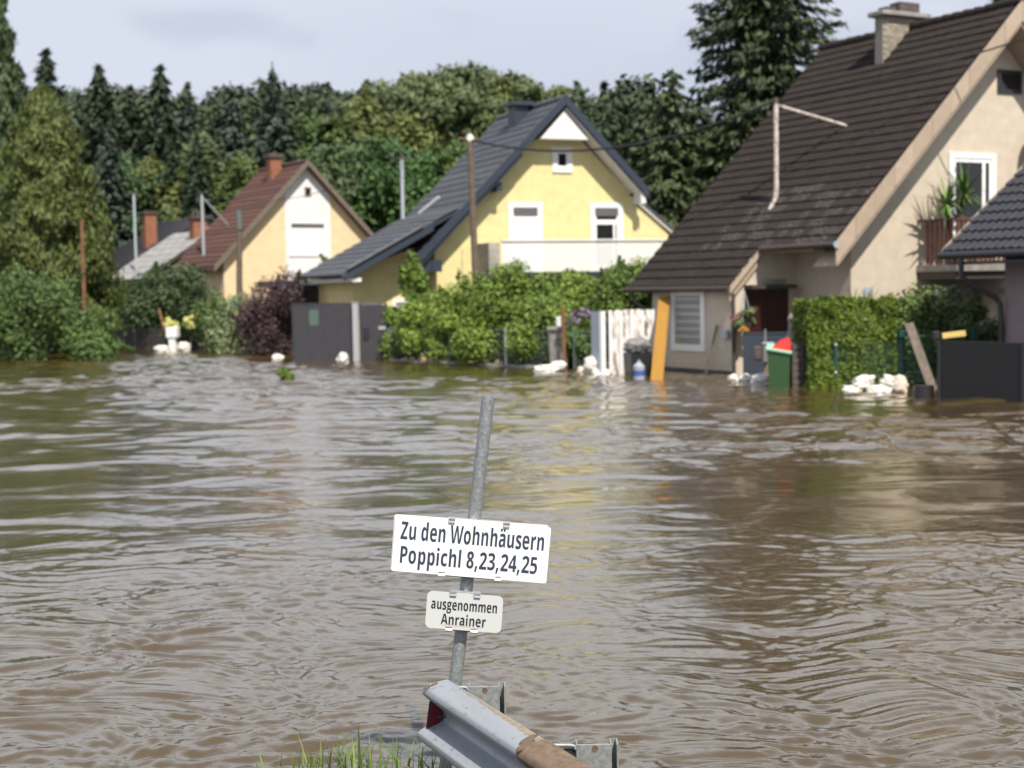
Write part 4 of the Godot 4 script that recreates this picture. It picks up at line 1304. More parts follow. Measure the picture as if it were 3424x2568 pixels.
func garden_plants() -> void:
	var g0 := Color(0.045, 0.085, 0.018)
	var g1 := Color(0.10, 0.17, 0.035)
	# left bank
	bush("leafy_bush", "big green bush standing in the water under the thuja", Vector3(-17.6, -0.2, -52.6), Vector3(2.4, 1.9, 1.6), 18000, 0.08, Color(0.04, 0.075, 0.02), Color(0.09, 0.15, 0.035), 201, "", 26)
	bush("leafy_bush", "low green bush at the tip of the left bank", Vector3(-15.3, -0.3, -51.6), Vector3(1.4, 1.1, 1.2), 8000, 0.08, Color(0.045, 0.085, 0.02), Color(0.10, 0.17, 0.035), 202)
	bush("dark_bush", "wide dark green bush in front of the pale sheet roof", Vector3(-15.6, 0, -64.0), Vector3(2.6, 1.95, 1.8), 15000, 0.09, Color(0.032, 0.062, 0.022), Color(0.065, 0.105, 0.035), 203, "", 24)
	bush("dark_bush", "dark bush behind the red-topped marker post", Vector3(-18.6, 0, -66.5), Vector3(1.9, 1.8, 1.6), 10000, 0.09, Color(0.03, 0.055, 0.018), Color(0.06, 0.10, 0.03), 204)
	bush("variegated_bush", "pale variegated bush beside the purple shrub", Vector3(-10.9, -0.2, -56.0), Vector3(1.2, 1.35, 1.1), 6500, 0.075, Color(0.08, 0.115, 0.05), Color(0.21, 0.26, 0.12), 205)
	bush("green_bush", "fresh green bush against the peach wall", Vector3(-11.9, -0.1, -57.5), Vector3(0.9, 1.55, 0.9), 3500, 0.08, g0, g1, 206)
	bush("hanging_shrub", "pale cream-green shrub at the foot of the purple shrub", Vector3(-9.7, -0.3, -54.8), Vector3(0.85, 0.85, 0.7), 3000, 0.07, Color(0.12, 0.17, 0.06), Color(0.28, 0.32, 0.15), 207)
	bush("purple_shrub", "dark purple-leaved shrub left of the grey gate", Vector3(-8.9, -0.2, -53.4), Vector3(1.35, 1.8, 1.2), 15000, 0.06, Color(0.030, 0.017, 0.022), Color(0.085, 0.048, 0.055), 208, "", 30)
	bush("grey_shrub", "feathery grey-green shrub before the white panel of the peach house", Vector3(-7.6, 0, -60.5), Vector3(1.9, 2.1, 1.0), 3200, 0.10, Color(0.10, 0.14, 0.05), Color(0.17, 0.20, 0.09), 209)
	# overgrown garden behind the wire fence
	var spots := [[-4.2, -46.6, 0.9, 1.15], [-3.3, -45.7, 1.15, 1.25], [-2.2, -44.5, 1.25, 1.4], [-1.0, -43.2, 1.25, 1.25], [0.2, -41.9, 1.2, 1.35], [1.2, -41.4, 1.15, 1.15]]
	for k in spots.size():
		var s: Array = spots[k]
		bush("garden_bush", "lush green shrub growing behind the wire fence", Vector3(s[0] + 0.75, -0.1, s[1] - 0.65), Vector3(s[2] * 1.1, s[3], 1.0), 26000, 0.065, Color(0.075, 0.125, 0.016), Color(0.20, 0.29, 0.04), 220 + k, "shrubs behind the wire fence", 20)
	for k in 5:
		bush("tall_bush", "tall bright green shrub below the white balcony", Vector3(-0.6 + k * 1.05, 0.1, -44.6 + k * 0.55), Vector3(1.2, 1.5 + 0.08 * (k % 2), 1.0), 20000, 0.065, Color(0.075, 0.13, 0.016), Color(0.19, 0.28, 0.04), 230 + k, "shrubs below the balcony", 18)
	bush("tall_bush", "leafy shrub filling the corner by the white board fence", Vector3(3.4, 0.1, -41.6), Vector3(1.3, 1.5, 1.0), 20000, 0.06, Color(0.05, 0.095, 0.016), Color(0.13, 0.20, 0.03), 236)
	# slender young tree before the yellow wall
	var yt := thing("young_tree", "thin young tree with sparse leaves before the yellow wall", "tree", Vector3(-3.1, -0.3, -46.6))
	tb("trunk", [Vector3(0, -0.4, 0), Vector3(0.05, 1.6, 0), Vector3(0.0, 3.3, 0.05)], [0.05, 0.035, 0.012], M.bark, yt, 6)
	part("crown", crown(240, Vector3(0.65, 1.5, 0.6), 2.5, 14, 1700, 0.09, Color(0.06, 0.11, 0.015), Color(0.16, 0.24, 0.03), 0.3, -1.0), M.leaf, yt)
	var yv := thing("young_tree", "wispy sapling beside the dark wooden pole", "tree", Vector3(-1.5, -0.3, -45.2))
	tb("trunk", [Vector3(0, -0.4, 0), Vector3(-0.05, 1.8, 0), Vector3(0.0, 3.9, 0.0)], [0.03, 0.02, 0.008], M.bark, yv, 6)
	part("crown", crown(241, Vector3(0.28, 1.7, 0.28), 2.5, 14, 420, 0.075, Color(0.07, 0.11, 0.02), Color(0.16, 0.22, 0.04), 0.25, -1.0), M.leaf, yv)
	# violet blooms among the shrubs
	var vb := thing("flowering_shrub", "shrub with violet flower spikes behind the concrete gate pillar", "bush", Vector3(1.9, -0.1, -40.6))
	part("foliage", crown(242, Vector3(0.8, 0.95, 0.7), 0.85, 12, 2600, 0.075, g0, g1), M.leaf, vb)
	part("blooms", crown(243, Vector3(0.85, 0.8, 0.72), 1.25, 9, 130, 0.06, Color(0.18, 0.09, 0.26), Color(0.30, 0.18, 0.36), 0.2), M.bloom, vb)
	# clipped hedge behind the green mesh fence
	var hd := thing("thuja_hedge", "clipped bright green thuja hedge behind the green mesh fence", "hedge", Vector3(7.45, 0, -31.75), 8.0)
	tb("stem", [Vector3(0, -0.9, 0), Vector3(0, 1.5, 0)], [0.05], M.bark, hd)
	part("foliage", hedge(250, Vector3(-1.02, -0.3, -0.55), Vector3(1.02, 1.93, 0.5), 17000, 0.055, Color(0.052, 0.088, 0.008), Color(0.13, 0.19, 0.012), 0.1), M.leaf, hd)
	part("core", hedge(251, Vector3(-0.8, -0.3, -0.4), Vector3(0.8, 1.75, 0.3), 3500, 0.09, Color(0.052, 0.088, 0.008), Color(0.13, 0.19, 0.012), 0.1), M.leaf, hd)
	# loose laurel bushes behind
	bush("laurel_bush", "glossy laurel bush between the clipped hedge and the outbuilding", Vector3(9.1, -0.1, -32.6), Vector3(1.0, 1.2, 0.8), 12000, 0.055, Color(0.05, 0.085, 0.02), Color(0.13, 0.19, 0.045), 252, "", 20)
	bush("laurel_bush", "laurel bush behind the black downpipe of the outbuilding", Vector3(10.4, -0.1, -32.9), Vector3(1.15, 1.18, 0.9), 12000, 0.055, Color(0.05, 0.08, 0.022), Color(0.125, 0.175, 0.05), 253, "", 20)
	bush("laurel_bush", "leafy laurel bush under the yucca balcony", Vector3(9.9, -0.1, -33.9), Vector3(1.2, 1.2, 0.8), 10000, 0.06, Color(0.05, 0.08, 0.02), Color(0.13, 0.17, 0.045), 254)
	# grass-like leaves above the hedge
	var sw := thing("sword_plant", "upright sword-leaved plant above the clipped hedge", "plant", Vector3(8.15, 0.0, -33.4))
	var r := rn(260)
	var lb := MB.new()
	lb.col = Color(0.14, 0.19, 0.06)
	lb.quad(Vector3(-0.035, 0, 0), Vector3(0.035, 0, 0), Vector3(0.03, 0.45, 0.05), Vector3(-0.03, 0.45, 0.05))
	lb.tri(Vector3(-0.03, 0.45, 0.05), Vector3(0.03, 0.45, 0.05), Vector3(0, 0.85, 0.16))
	var lbm := lb.mesh()
	tb("stem", [Vector3(0, -0.8, 0), Vector3(0, 1.5, 0)], [0.06], M.bark, sw, 6)
	for k in 26:
		part("leaf", lbm, M.leaf, sw, Transform3D(Basis(Vector3(0, 1, 0), r.randf() * TAU) * Basis(Vector3(1, 0, 0), r.randf_range(0.1, 0.9)), Vector3(r.randf_range(-0.3, 0.3), 1.45, 0)))
	# sprig in the water
	var wp := thing("water_plant", "small green plant poking out of the open water", "plant", Vector3(-5.92, -0.1, -37.3))
	tb("stem", [Vector3(0, -0.6, 0), Vector3(0.02, 0.5, 0)], [0.02, 0.01], M.bark, wp, 6)
	part("foliage", crown(261, Vector3(0.28, 0.36, 0.26), 0.24, 10, 900, 0.06, Color(0.06, 0.11, 0.015), Color(0.15, 0.22, 0.03), 0.4, -0.9), M.leaf, wp)
	# hydrangeas behind the dark fence
	var hy := thing("hydrangea", "hydrangea with pale yellow flower heads behind the white letterbox", "bush", Vector3(-13.4, -0.05, -59.5))
	part("foliage", crown(262, Vector3(1.3, 0.7, 0.7), 0.75, 12, 2200, 0.09, g0, g1), M.leaf, hy)
	for k in 12:
		var p := Vector3(r.randf_range(-1.2, 1.2), 1.15 + r.randf_range(-0.1, 0.42), 0.45 + r.randf_range(-0.2, 0.2))
		part("flower_head", crown(270 + k % 3, Vector3(0.23, 0.18, 0.23), 0.0, 8, 200, 0.055, Color(0.55, 0.56, 0.16), Color(0.78, 0.76, 0.32), 0.6, -1.0), M.bloom, hy, Transform3D(Basis(Vector3(0, 1, 0), k), p))

# ------------------------------------------------------------------ fences, gates and things along the street
func wire_panel(length: float, y0: float, y1: float, dx: float, dy: float, rad: float) -> ArrayMesh:
	var b := MB.new()
	var k := int(length / dx)
	for i in k + 1:
		var x := length * i / k
		b.box(Vector3(x - rad, y0, -rad), Vector3(x + rad, y1, rad))
	var y := y0
	while y <= y1 + 0.01:
		b.box(Vector3(0, y - rad, rad), Vector3(length, y + rad, rad * 3.0))
		y += dy
	return b.mesh()

func sandbag(label: String, group: String, at: Vector3, turn: float, s: Vector3, seed_: int, m: Material, tilt := 0.0) -> void:
	var o := part("sandbag", bag_mesh(seed_, s), m, self, Transform3D(Basis(Vector3(0, 1, 0), deg_to_rad(turn)) * Basis(Vector3(0, 0, 1), tilt), at))
	tag(o, label, "sandbag", group)

func board(called: String, label: String, a: Vector3, b: Vector3, w: float, t: float, m: Material, face := Vector3.BACK) -> Node:
	var y := (b - a).normalized()
	var x := y.cross(face).normalized()
	var mb := MB.new()
	mb.xf = Transform3D(Basis(x, y, x.cross(y)), a)
	mb.bbox(Vector3(-w / 2, 0, -t / 2), Vector3(w / 2, (b - a).length(), t / 2), minf(t, w) * 0.12)
	return tag(part(called, mb.mesh(), m, self), label, "board")

func street_edge() -> void:
	var r := rn(900)
	# grey sliding gate (left) with a pale steel post and a wicket
	var ga := Vector3(-7.5, 0, -48.9)
	var gb := Vector3(-4.05, 0, -47.1)
	var turn := rad_to_deg(-atan2(gb.z - ga.z, gb.x - ga.x))
	var g := thing("panel_gate", "dark grey panelled gate beside the purple shrub", "gate", ga, turn)
	for k in 4:
		bx("panel", Vector3(0.06 + k * 0.6, -0.6, -0.02), Vector3(0.60 + k * 0.6, 1.9, 0.02), M.gate_panel, g, 0.006)
		bx("upright", Vector3(0.605 + k * 0.6, -0.6, -0.035), Vector3(0.655 + k * 0.6, 1.88, 0.012), M.gate_frame, g)
	bx("upright", Vector3(0.0, -0.6, -0.04), Vector3(0.055, 1.92, 0.03), M.gate_frame, g)
	bx("upright", Vector3(2.47, -0.6, -0.03), Vector3(2.57, 1.9, 0.012), M.gate_frame, g)
	bx("top_rail", Vector3(0.0, 1.905, -0.04), Vector3(2.57, 1.95, 0.03), M.gate_frame, g)
	bx("painted_reflection", Vector3(0.72, 1.2, 0.021), Vector3(1.1, 1.72, 0.024), M.reflection_green if M.has("reflection_green") else mat("reflection_green", L(0.10, 0.155, 0.125), 0.4), g)  # greenish reflection in the gate panel, painted as a thin sheet
	var gp := thing("gate_post", "pale steel post between the grey gate and its wicket", "post", g.transform * Vector3(2.66, 0, 0.1), turn)
	bx("shaft", Vector3(-0.085, -0.6, -0.08), Vector3(0.085, 1.93, 0.08), M.pale_steel, gp, 0.012)
	bx("cap", Vector3(-0.095, 1.93, -0.09), Vector3(0.095, 1.96, 0.09), M.pale_steel, gp)
	var wk := thing("wicket_gate", "grey wicket door with a black lock beside the pale post", "gate", g.transform * Vector3(2.81, 0, 0), turn)
	bx("leaf", Vector3(0, -0.6, -0.02), Vector3(0.95, 1.86, 0.02), M.gate_panel, wk, 0.006)
	bx("upright", Vector3(-0.06, -0.6, -0.04), Vector3(-0.005, 1.92, 0.03), M.gate_frame, wk)
	bx("upright", Vector3(0.955, -0.6, -0.04), Vector3(1.02, 1.92, 0.03), M.gate_frame, wk)
	bx("lock_box", Vector3(0.12, 0.75, 0.02), Vector3(0.32, 1.12, 0.07), M.black_metal, wk, 0.01)
	bx("nameplate", Vector3(0.72, 1.05, 0.03), Vector3(0.98, 1.16, 0.05), M.pale_steel, wk)
	# canopy roof edge over the yard behind the gate
	var cp := thing("carport", "low metal-edged canopy in the dark yard behind the gate", "canopy", Vector3(-9.2, 0, -56.0), 22.0)
	bx("roof_sheet", Vector3(-0.2, 2.6, -2.4), Vector3(2.3, 2.8, 0.3), M.slate_metal_worn, cp, 0.02)
	bx("support", Vector3(0.3, -0.7, -2.2), Vector3(0.42, 2.6, -2.08), M.black_metal, cp)
	bx("support", Vector3(2.0, -0.7, 0.0), Vector3(2.12, 2.6, 0.12), M.black_metal, cp)
	bx("shade_sheet", Vector3(0.3, -0.7, -2.45), Vector3(3.4, 2.6, -2.3), M.black_metal, cp)  # shade inside the canopy, put in as a black sheet
	# low concrete kerb and wire fence before the overgrown garden
	var fa := Vector3(-4.0, 0, -47.0)
	var fb := Vector3(1.1, 0, -41.2)
	var ft := rad_to_deg(-atan2(fb.z - fa.z, fb.x - fa.x))
	var fl := (fb - fa).length()
	var wf := thing("wire_fence", "grey wire fence with steel posts before the overgrown garden", "fence", fa, ft)
	stuff(part("mesh_panel", wire_panel(fl, 0.1, 1.08, 0.1, 0.2, 0.005), M.grey_wire, wf))
	bx("top_rail", Vector3(0, 1.07, -0.02), Vector3(fl, 1.10, 0.02), M.grey_wire, wf)
	for k in 5:
		tb("post", [Vector3(0.05 + k * fl / 4.02, -0.6, 0), Vector3(0.05 + k * fl / 4.02, 1.16, 0)], [0.045], M.mast_grey if k == 3 else M.grey_wire, wf)
	bx("kerb", Vector3(0, -0.7, -0.08), Vector3(fl, 0.06, 0.09), M.concrete, wf, 0.02)
	# concrete gate pillar, a brown stake, a wire wicket
	var pl := thing("gate_pillar", "weathered concrete gate pillar with a lamp on top", "pillar", Vector3(1.35, 0, -40.3), -30.0)
	bx("shaft", Vector3(-0.2, -0.6, -0.2), Vector3(0.2, 1.12, 0.2), M.concrete, pl, 0.02)
	bx("cap", Vector3(-0.26, 1.12, -0.26), Vector3(0.26, 1.22, 0.26), M.concrete, pl, 0.02)
	bx("lamp", Vector3(-0.06, 1.22, -0.06), Vector3(0.06, 1.5, 0.06), M.insulator, pl, 0.02)
	tag(tb("wooden_stake", [Vector3(1.48, -0.5, -39.7), Vector3(1.46, 1.78, -39.75)], [0.055], M.rust_wood, self), "reddish wooden stake standing in front of the concrete gate pillar", "stake")
	var ws := thing("wire_wicket", "small wire garden gate between pillar and white board fence", "gate", Vector3(1.75, 0, -39.9), 62.0)
	stuff(part("mesh_panel", wire_panel(1.6, 0.1, 1.05, 0.08, 0.16, 0.005), M.grey_wire, ws))
	for q in [[Vector3(0, -0.5, 0), Vector3(0, 1.08, 0)], [Vector3(1.6, -0.5, 0), Vector3(1.6, 1.08, 0)], [Vector3(0, 1.06, 0), Vector3(1.6, 1.06, 0)], [Vector3(0, 0.08, 0), Vector3(1.6, 0.08, 0)]]:
		tb("frame_bar", q, [0.022], M.grey_wire, ws, 6)
	bx("letter_slot", Vector3(0.45, 0.55, 0.02), Vector3(0.6, 0.82, 0.06), M.mast_grey, ws)
	# white board fence
	var va := Vector3(2.55, 0, -37.3)
	var vb := Vector3(3.85, 0, -38.2)
	var wb := thing("board_fence", "white board fence with painted mottled shadows beside the orange board", "fence", va, rad_to_deg(-atan2(vb.z - va.z, vb.x - va.x)))
	var vl := (vb - va).length()
	for k in 13:
		var w := vl / 13.0
		bx("board", Vector3(k * w + 0.004, -0.6, r.randf_range(-0.006, 0.006)), Vector3(k * w + w - 0.006, 1.7 + r.randf_range(-0.02, 0.03), 0.025), M.mottled_shade_paint if k % 3 else M.white_paint, wb, 0.003)
	bx("end_board", Vector3(-0.30, -0.6, -0.35), Vector3(-0.26, 1.68, 0.0), M.box_grey, wb)
	bx("end_post", Vector3(-0.28, -0.6, 0.0), Vector3(-0.14, 1.69, 0.06), M.white_paint, wb)
	# wheelie bin heap: black bag, canister
	var bb := thing("rubbish_bin", "dark bin with a black bag behind the orange board", "bin", Vector3(3.25, 0, -36.6), 20.0)
	var bn := MB.new()
	bn.prism(PackedVector2Array([Vector2(-0.24, -0.4), Vector2(0.24, -0.4), Vector2(0.3, 0.62), Vector2(-0.3, 0.62)]), -0.25, 0.25)
	part("body", bn.mesh(), M.black_plastic, bb)
	part("bag", bag_mesh(33, Vector3(0.34, 0.2, 0.3), false), M.can_grey, bb, Transform3D(Basis(), Vector3(0, 0.66, 0)))
	var cn := thing("water_canister", "translucent canister with a blue label beside the dark bin", "canister", Vector3(3.22, 0, -35.95), 10.0)
	var cb := MB.new()
	cb.lathe([Vector2(0, -0.2), Vector2(0.13, -0.2), Vector2(0.15, -0.1), Vector2(0.15, 0.3), Vector2(0.08, 0.38), Vector2(0.04, 0.4), Vector2(0.04, 0.46), Vector2(0, 0.46)], 14)
	part("body", cb.mesh(), M.box_grey, cn)
	var cl := MB.new()
	cl.lathe([Vector2(0.152, 0.06), Vector2(0.153, 0.2)], 14)
	part("label_band", cl.mesh(), M.blue_label, cn)
	# orange board leaning on the annex
	board("shuttering_board", "long orange board leaning against the beige wall", Vector3(3.58, -0.12, -35.2), Vector3(4.16, 2.02, -38.5), 0.32, 0.03, M.orange_board, Vector3(-0.3, 0.2, 1).normalized())
	# broom handle
	tag(tb("broom_stick", [Vector3(5.02, 0.05, -36.75), Vector3(5.3, 1.28, -36.62)], [0.026], M.plank_grey, self), "grey broom stick leaning against the beige wall beside the window", "stick")
	# hanging basket by the door
	var hb := thing("hanging_basket", "hanging basket of flowers under the annex roof corner", "hanging basket", Vector3(5.85, 1.28, -35.55))
	part("foliage", crown(301, Vector3(0.36, 0.3, 0.34), 0.2, 12, 1500, 0.05, Color(0.06, 0.09, 0.03), Color(0.14, 0.18, 0.07)), M.leaf, hb)
	part("flowers", crown(302, Vector3(0.4, 0.28, 0.38), 0.16, 10, 160, 0.045, Color(0.25, 0.06, 0.07), Color(0.40, 0.20, 0.20), 0.35), M.bloom, hb)
	var pot := MB.new()
	pot.lathe([Vector2(0, -0.12), Vector2(0.1, -0.12), Vector2(0.2, 0.1), Vector2(0, 0.1)], 14)
	part("pot", pot.mesh(), M.brown_stone, hb)
	for k in 3:
		tb("hanger", [Vector3(0.2 * cos(k * 2.1), 0.1, 0.2 * sin(k * 2.1)), Vector3(-0.02, 0.88, 0.0)], [0.012], M.pale_steel, hb, 5)
	# dark blue slatted gate in front of the entrance
	var eg := thing("slatted_gate", "dark blue slatted garden gate before the red-brown door", "gate", Vector3(5.75, 0, -34.9), 0.0)
	for k in 11:
		bx("slat", Vector3(0.0, -0.3 + k * 0.125, -0.01), Vector3(1.12, -0.185 + k * 0.125, 0.015), M.blue_gate, eg)
	bx("upright", Vector3(-0.06, -0.6, -0.03), Vector3(0.0, 1.12, 0.03), M.blue_gate, eg)
	bx("upright", Vector3(1.12, -0.6, -0.03), Vector3(1.18, 1.12, 0.03), M.blue_gate, eg)
	bx("top_rail", Vector3(-0.06, 1.09, -0.03), Vector3(1.18, 1.14, 0.03), M.blue_gate, eg)
	tag(part("pumpkin_ornament", crown(303, Vector3(0.13, 0.09, 0.12), 0.0, 6, 260, 0.03, Color(0.42, 0.2, 0.04), Color(0.6, 0.3, 0.06), 0.55, -1.0), M.bloom, self, Transform3D(Basis(), Vector3(5.72, 1.2, -34.9))), "small orange flower bunch on the corner of the dark gate", "flowers")
	# letterbox on a post
	var lx := thing("letterbox", "grey letterbox on a thin post before the dark gate", "letterbox", Vector3(6.0, 0, -33.6), -8.0)
	tb("post", [Vector3(0, -0.6, 0), Vector3(0, 1.25, 0)], [0.03], M.can_grey, lx)
	bx("box", Vector3(-0.06, 0.48, 0.03), Vector3(0.2, 0.9, 0.22), M.can_grey, lx, 0.015)
	bx("lid", Vector3(-0.07, 0.9, 0.02), Vector3(0.21, 0.95, 0.24), M.box_grey, lx, 0.01)
	bx("paper_roll", Vector3(-0.28, 0.52, 0.03), Vector3(-0.07, 0.86, 0.2), M.brown_stone, lx, 0.03)
	# green wheelie bin with red cloth on the lid
	var gbn := thing("wheelie_bin", "green wheelie bin standing in the water with its lid askew", "bin", Vector3(5.98, 0, -31.75), -12.0)
	var bp := MB.new()
	bp.prism(PackedVector2Array([Vector2(-0.21, -0.3), Vector2(0.21, -0.3), Vector2(0.25, 0.80), Vector2(-0.25, 0.80)]), -0.24, 0.24)
	part("body", bp.mesh(), M.bin_green, gbn)
	bx("rim", Vector3(-0.27, 0.77, -0.26), Vector3(0.27, 0.82, 0.26), M.bin_green, gbn, 0.01)
	var lid := MB.new()
	lid.xf = Transform3D(Basis(Vector3(0, 0, 1), -0.18) * Basis(Vector3(1, 0, 0), 0.15), Vector3(0, 0.84, 0))
	lid.bbox(Vector3(-0.29, 0, -0.28), Vector3(0.29, 0.06, 0.29), 0.015)
	part("lid", lid.mesh(), M.mint_cloth, gbn)
	var rc := MB.new()
	rc.prism(PackedVector2Array([Vector2(-0.2, 0.86), Vector2(0.02, 1.06), Vector2(0.22, 1.13), Vector2(0.27, 0.98), Vector2(0.25, 0.78), Vector2(0.0, 0.84)]), -0.02, 0.24)
	tag(part("red_tarpaulin", rc.mesh(), M.red_cloth, self, gbn.transform), "red folded sheet lying on the green wheelie bin", "sheet")
	# brown stone pillar with a pale figure
	var sp := thing("stone_pillar", "dark stone gate pillar beside the green wheelie bin", "pillar", Vector3(6.36, 0, -31.65))
	for k in 9:
		bx("stone", Vector3(-0.14 + r.randf_range(-0.012, 0.012), -0.4 + k * 0.155, -0.14), Vector3(0.14 + r.randf_range(-0.012, 0.012), -0.252 + k * 0.155, 0.14), M.brown_stone, sp, 0.012)
	var fg := thing("garden_ornament", "pale slender garden ornament behind the stone pillar", "ornament", Vector3(6.42, 0, -32.5))
	var fgb := MB.new()
	fgb.lathe([Vector2(0, -0.4), Vector2(0.14, -0.4), Vector2(0.12, 0.9), Vector2(0.15, 1.05), Vector2(0.1, 1.2), Vector2(0.08, 1.4), Vector2(0.1, 1.52), Vector2(0.06, 1.62), Vector2(0, 1.64)], 12)
	part("figure", fgb.mesh(), M.concrete, fg)
	# plank leaning by the white bags
	board("short_plank", "pale plank leaning over the white sandbags by the green bin", Vector3(5.72, -0.05, -32.7), Vector3(6.02, 0.66, -32.55), 0.15, 0.03, M.plank)
	# green mesh fence in front of the hedge
	var ma := Vector3(6.52, 0, -31.35)
	var mc := Vector3(8.62, 0, -31.15)
	var mf := thing("mesh_fence", "green double-bar mesh fence in front of the clipped hedge", "fence", ma, rad_to_deg(-atan2(mc.z - ma.z, mc.x - ma.x)))
	var ml := (mc - ma).length()
	stuff(part("mesh_panel", wire_panel(0.58, -0.3, 1.02, 0.05, 0.2, 0.004), M.green_wire, mf, Transform3D(Basis(), Vector3(0.03, 0, 0))))
	stuff(part("mesh_panel", wire_panel(ml - 0.72, -0.3, 1.02, 0.05, 0.2, 0.004), M.green_wire, mf, Transform3D(Basis(), Vector3(0.66, 0, 0))))
	for x in [0.0, 0.62]:
		bx("post", Vector3(x - 0.035, -0.6, -0.02), Vector3(x + 0.035, 1.06, 0.05), M.green_steel, mf, 0.006)
		for y in [0.35, 0.96]:
			var kb := MB.new()
			kb.lathe([Vector2(0, 0), Vector2(0.026, 0), Vector2(0.02, 0.02), Vector2(0, 0.024)], 10)
			part("bolt", kb.mesh(), M.insulator, mf, Transform3D(Basis(Vector3(1, 0, 0), PI / 2), Vector3(x, y, 0.05)))
	# green steel gate posts with an open gate, planks between
	var gg := thing("steel_gate", "dark green steel garden gate between hedge and black fence", "gate", Vector3(8.62, 0, -31.5), 6.0)
	bx("gate_post", Vector3(-0.06, -0.6, -0.06), Vector3(0.08, 1.24, 0.08), M.green_steel, gg, 0.01)
	bx("top_bar", Vector3(0.08, 1.08, -0.02), Vector3(0.78, 1.13, 0.03), M.green_steel, gg)
	bx("gate_post", Vector3(1.62, -0.6, -0.06), Vector3(1.76, 1.26, 0.08), M.green_steel, gg, 0.01)
	stuff(part("mesh_panel", wire_panel(0.7, 0.1, 1.08, 0.05, 0.2, 0.004), M.green_wire, gg, Transform3D(Basis(), Vector3(0.08, 0, 0))))
	board("long_plank", "brown plank leaning inside the green steel gate", Vector3(9.1, -0.1, -30.6), Vector3(8.72, 1.4, -31.2), 0.2, 0.05, M.plank_grey)
	board("yellow_plank", "short yellowish plank lying across the black fence", Vector3(8.55, 1.22, -28.2), Vector3(8.98, 1.27, -28.1), 0.12, 0.05, M.yellow_board, Vector3(0, 0.3, 1).normalized())
	# black panel fence
	var pf := thing("panel_fence", "black panel fence standing in the water at the outbuilding", "fence", Vector3(8.52, 0, -28.28), rad_to_deg(-atan2(1.74, 1.08)))
	for k in 2:
		bx("panel", Vector3(0.05 + k * 2.02, -0.6, -0.02), Vector3(2.0 + k * 2.02, 1.13, 0.02), M.dark_panel, pf, 0.006)
	for k in 3:
		bx("post", Vector3(-0.03 + k * 2.02, -0.6, -0.04), Vector3(0.045 + k * 2.02, 1.15, 0.04), M.black_metal, pf, 0.006)
	tag(tb("black_barrel", [Vector3(8.3, -0.3, -28.6), Vector3(8.3, 0.22, -28.6)], [0.22, 0.2], M.black_plastic, self, 14), "low black tub at the foot of the black fence", "tub")
	var pb := thing("post_lantern", "black lantern on the end post of the black fence", "lantern", Vector3(8.46, 1.15, -28.3))
	bx("body", Vector3(-0.07, 0.0, -0.07), Vector3(0.07, 0.17, 0.07), M.black_plastic, pb, 0.02)
	bx("base", Vector3(-0.05, -0.02, -0.05), Vector3(0.05, 0.0, 0.05), M.black_plastic, pb)
	# sandbags: heaps along the waterline
	var hp := "white sandbag in the heap before the green mesh fence"
	for a in [[7.12, -0.02, -29.7, 20, 0.19, 1], [7.62, -0.02, -29.6, -15, 0.25, 2], [7.38, 0.17, -29.75, 25, 0.24, 3]]:
		sandbag(hp, "sandbags before the mesh fence", Vector3(a[0], a[1], a[2]), a[3], Vector3(a[4], 0.12, 0.17), a[5], M.sack_white, 0.25 if a[1] > 0.1 else 0.0)
	sandbag("grey-white sandbag leaning on the tan sack by the steel gate", "", Vector3(7.9, 0.14, -29.75), -25, Vector3(0.2, 0.13, 0.16), 4, M.sack_white, -0.3)
	sandbag("tan sandbag at the end of the heap by the steel gate", "", Vector3(8.08, 0.02, -29.6), 60, Vector3(0.15, 0.2, 0.16), 5, M.sack_tan)
	sandbag("plump white sandbag between dark gate and green bin", "", Vector3(5.72, 0.0, -32.5), 5, Vector3(0.23, 0.17, 0.2), 6, M.sack_white)
	for a in [[5.3, -34.0, 70], [5.6, -34.1, 20]]:
		sandbag("small white sandbag at the corner of the beige annex", "sandbags at the annex corner", Vector3(a[0], -0.02, a[1]), a[2], Vector3(0.14, 0.12, 0.12), 7, M.sack_white)
	sandbag("white sandbag lying flat at the foot of the gate pillar", "", Vector3(0.95, -0.02, -39.5), 10, Vector3(0.34, 0.13, 0.2), 8, M.sack_white)
	sandbag("rounded white sandbag behind the flat one at the gate pillar", "", Vector3(1.3, 0.06, -39.65), -20, Vector3(0.2, 0.14, 0.18), 9, M.sack_white)
	sandbag("white sandbag standing on end before the wire wicket", "", Vector3(2.08, 0.1, -37.4), 80, Vector3(0.2, 0.24, 0.17), 10, M.sack_white)
	sandbag("slumped white sandbag sliding towards the white board fence", "", Vector3(2.32, -0.02, -37.3), -10, Vector3(0.26, 0.12, 0.17), 11, M.sack_white)
	sandbag("small tan sandbag left of the wire wicket", "", Vector3(1.85, 0.0, -37.5), 30, Vector3(0.13, 0.14, 0.13), 12, M.sack_tan)
	sandbag("pale sandbag leaning against the grey gate", "", Vector3(-5.5, 0.0, -46.3), 60, Vector3(0.2, 0.22, 0.16), 13, M.sack_white)
	sandbag("white sandbag half under water left of the grey gate", "", Vector3(-8.2, -0.03, -49.8), 15, Vector3(0.2, 0.13, 0.17), 14, M.sack_white)
	# left: dark fence with letterbox and marker post
	var da := Vector3(-19.6, 0, -67.0)
	var dc := Vector3(-12.2, 0, -58.6)
	var df := thing("dark_fence", "low dark slatted fence before the far garden", "fence", da, rad_to_deg(-atan2(dc.z - da.z, dc.x - da.x)))
	var dl := (dc - da).length()
	var sb := MB.new()
	sb.box(Vector3(0.0, -0.4, -0.015), Vector3(0.17, 0.88, 0.015))
	var sbm := sb.mesh()
